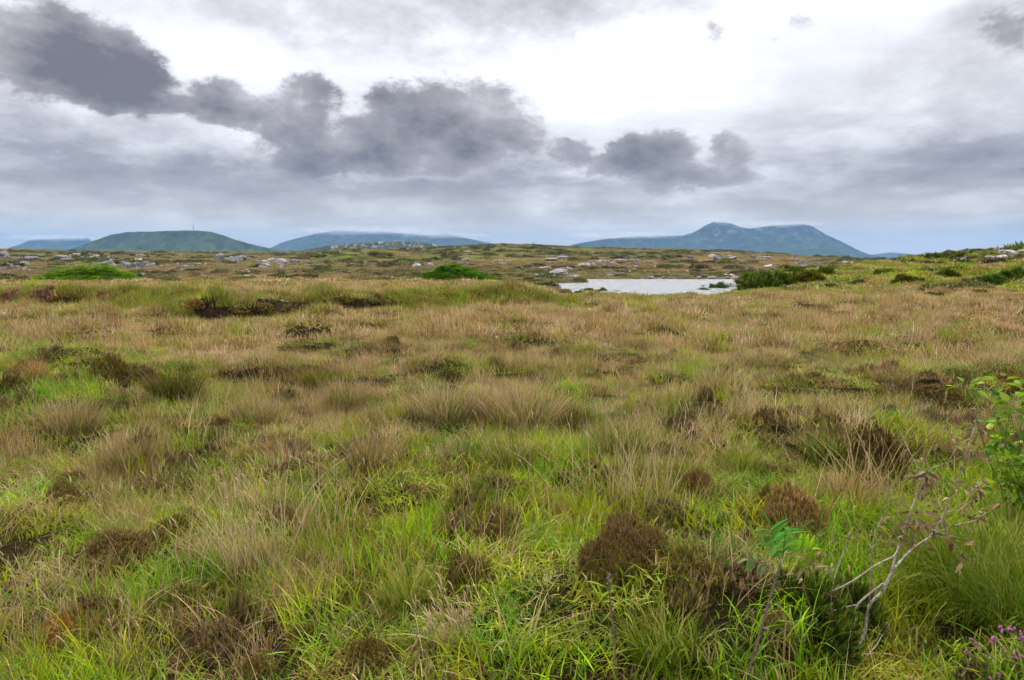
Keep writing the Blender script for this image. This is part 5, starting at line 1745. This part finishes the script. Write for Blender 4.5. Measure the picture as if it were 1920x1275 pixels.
put('flower', x, y, np.full(n, 1.0), gr.uniform(.9, 1.3, n), np.where((gr.random(n) < .8)[:, None], np.array([[.46, .22, .31]]), np.array([[.62, .36, .01]])), np.full(n, .5))

for (which, d0, d1, dens, s0, s1, hz) in [('mid', 14.5, 26, 11, .9, 1.4, 1.0), ('mid', 26, 46, 7, 1.1, 1.7, 1.05), ('far', 45, 80, 3.6, 1.1, 1.8, .9), ('far', 80, 150, 1.2, 1.6, 2.5, .95), ('far', 150, 330, .30, 2.2, 3.6, 1.0), ('far', 330, 950, .022, 5.0, 9.0, 2.0)]:
    x, y = points(d0, d1, dens)
    n = len(x); g_ = greenness(x, y); q = gr.random(n); q2 = gr.random(n)
    tt = np.where((q < .85 * g_)[:, None], np.where((q2 < .55)[:, None], pick(C_GREEN, n, .12), pick(C_OLIVE, n)), np.where((q2 < .60)[:, None], pick(C_STRAW, n, .14), np.where((q2 < .82)[:, None], pick(C_OLIVE, n), pick(C_BROWN, n))))
    if d0 >= 45:
        mc = moor_colour(x, y)
        k = sst(60, 120, np.hypot(x, y))[:, None]
        tt = tt * (1 - k) + mc * (.55 + .9 * gr.random((n, 1))) * 1.2 * k
    dr = np.where(q < .85 * g_, .12, .5) * (1 - sst(60, 120, np.hypot(x, y)) * .6)
    put(which, x, y, gr.uniform(s0, s1, n), gr.uniform(.6, 1.15, n) * hz, tt, dr)

LAB = {'heath': ('heather_cover', 'low brown heather growing through the near grass'), 'stalk': ('dry_stalks', 'thin pale dead stalks standing over the grass'), 'flower': ('wildflowers', 'tiny pink and yellow flowers dotted through the near grass'), 'lush': ('grass', 'lush green bog grass covering the near ground'), 'straw': ('dry_grass', 'dry straw coloured moor grass between the green'), 'moss': ('ground_cover', 'short mossy growth under the grass'),
       'mid': ('moor_grass', 'brown and green grass of the open bog'), 'far': ('distant_grass', 'tufted grass of the far bog and hillside')}
for which, lst in buckets.items():
    cat_ = [np.concatenate([b[i] for b in lst]) for i in range(6)]
    scatter(LAB[which][0], which, *cat_, LAB[which][1])
    print('SCATTER', which, len(cat_[0]))

# ------------------------------------------------------------------ air
mat_haze, t = material('haze_air')
t.node('ShaderNodeOutputMaterial', {'Volume': t.node('ShaderNodeVolumePrincipled', {'Color': (.23, .46, .82), 'Density': 0.60e-4, 'Anisotropy': 0.0}).outputs[0]})
bm = bmesh.new()
bmesh.ops.create_cube(bm, size=1)
me = bpy.data.meshes.new('haze'); bm.to_mesh(me); bm.free()
hz = obj('haze', me, mat_haze, kind='stuff')
hz.scale = (33000, 33000, 680)
hz.location = (0, 0, 440 - 340)


# cloud resting on the mountain tops
mat_mist, t = material('hill_mist')
oc = t.node('ShaderNodeTexCoord').outputs['Object']
ps = t.node('ShaderNodeNewGeometry').outputs['Position']
nz = t.noise(t.vmath('MULTIPLY', ps, (1, 1, 4)), .0030, 5, .66)
rad = t.vmath('LENGTH', oc)
dn = t.math('MULTIPLY', t.maprange(rad, 1.0, .0, 0, 1, 'SMOOTHSTEP'), t.maprange(nz, .36, .66))
t.node('ShaderNodeOutputMaterial', {'Volume': t.node('ShaderNodeVolumePrincipled', {'Color': (.80, .81, .84), 'Density': t.math('MULTIPLY', dn, .0042), 'Anisotropy': .0}).outputs[0]})
mat_mist.cycles.volume_step_rate = .35
for (px, row, D, rx, ry, rz, lb) in [(690, 432, 9300, 1500, 900, 80, 'mist'), (840, 441, 9300, 800, 800, 60, 'mist'), (1440, 420, 8500, 800, 900, 46, 'mist'), (1170, 441, 8400, 900, 900, 60, 'mist'), (105, 445, 9300, 700, 800, 60, 'mist')]:
    bm = bmesh.new(); bmesh.ops.create_icosphere(bm, subdivisions=3, radius=1)
    me = bpy.data.meshes.new('mist'); bm.to_mesh(me); bm.free()
    p = at(px, row, D)
    o = obj('mist', me, mat_mist, None, p, 'low cloud resting on a mountain top', 'mist', None, 'stuff', None, (rx, ry, rz))
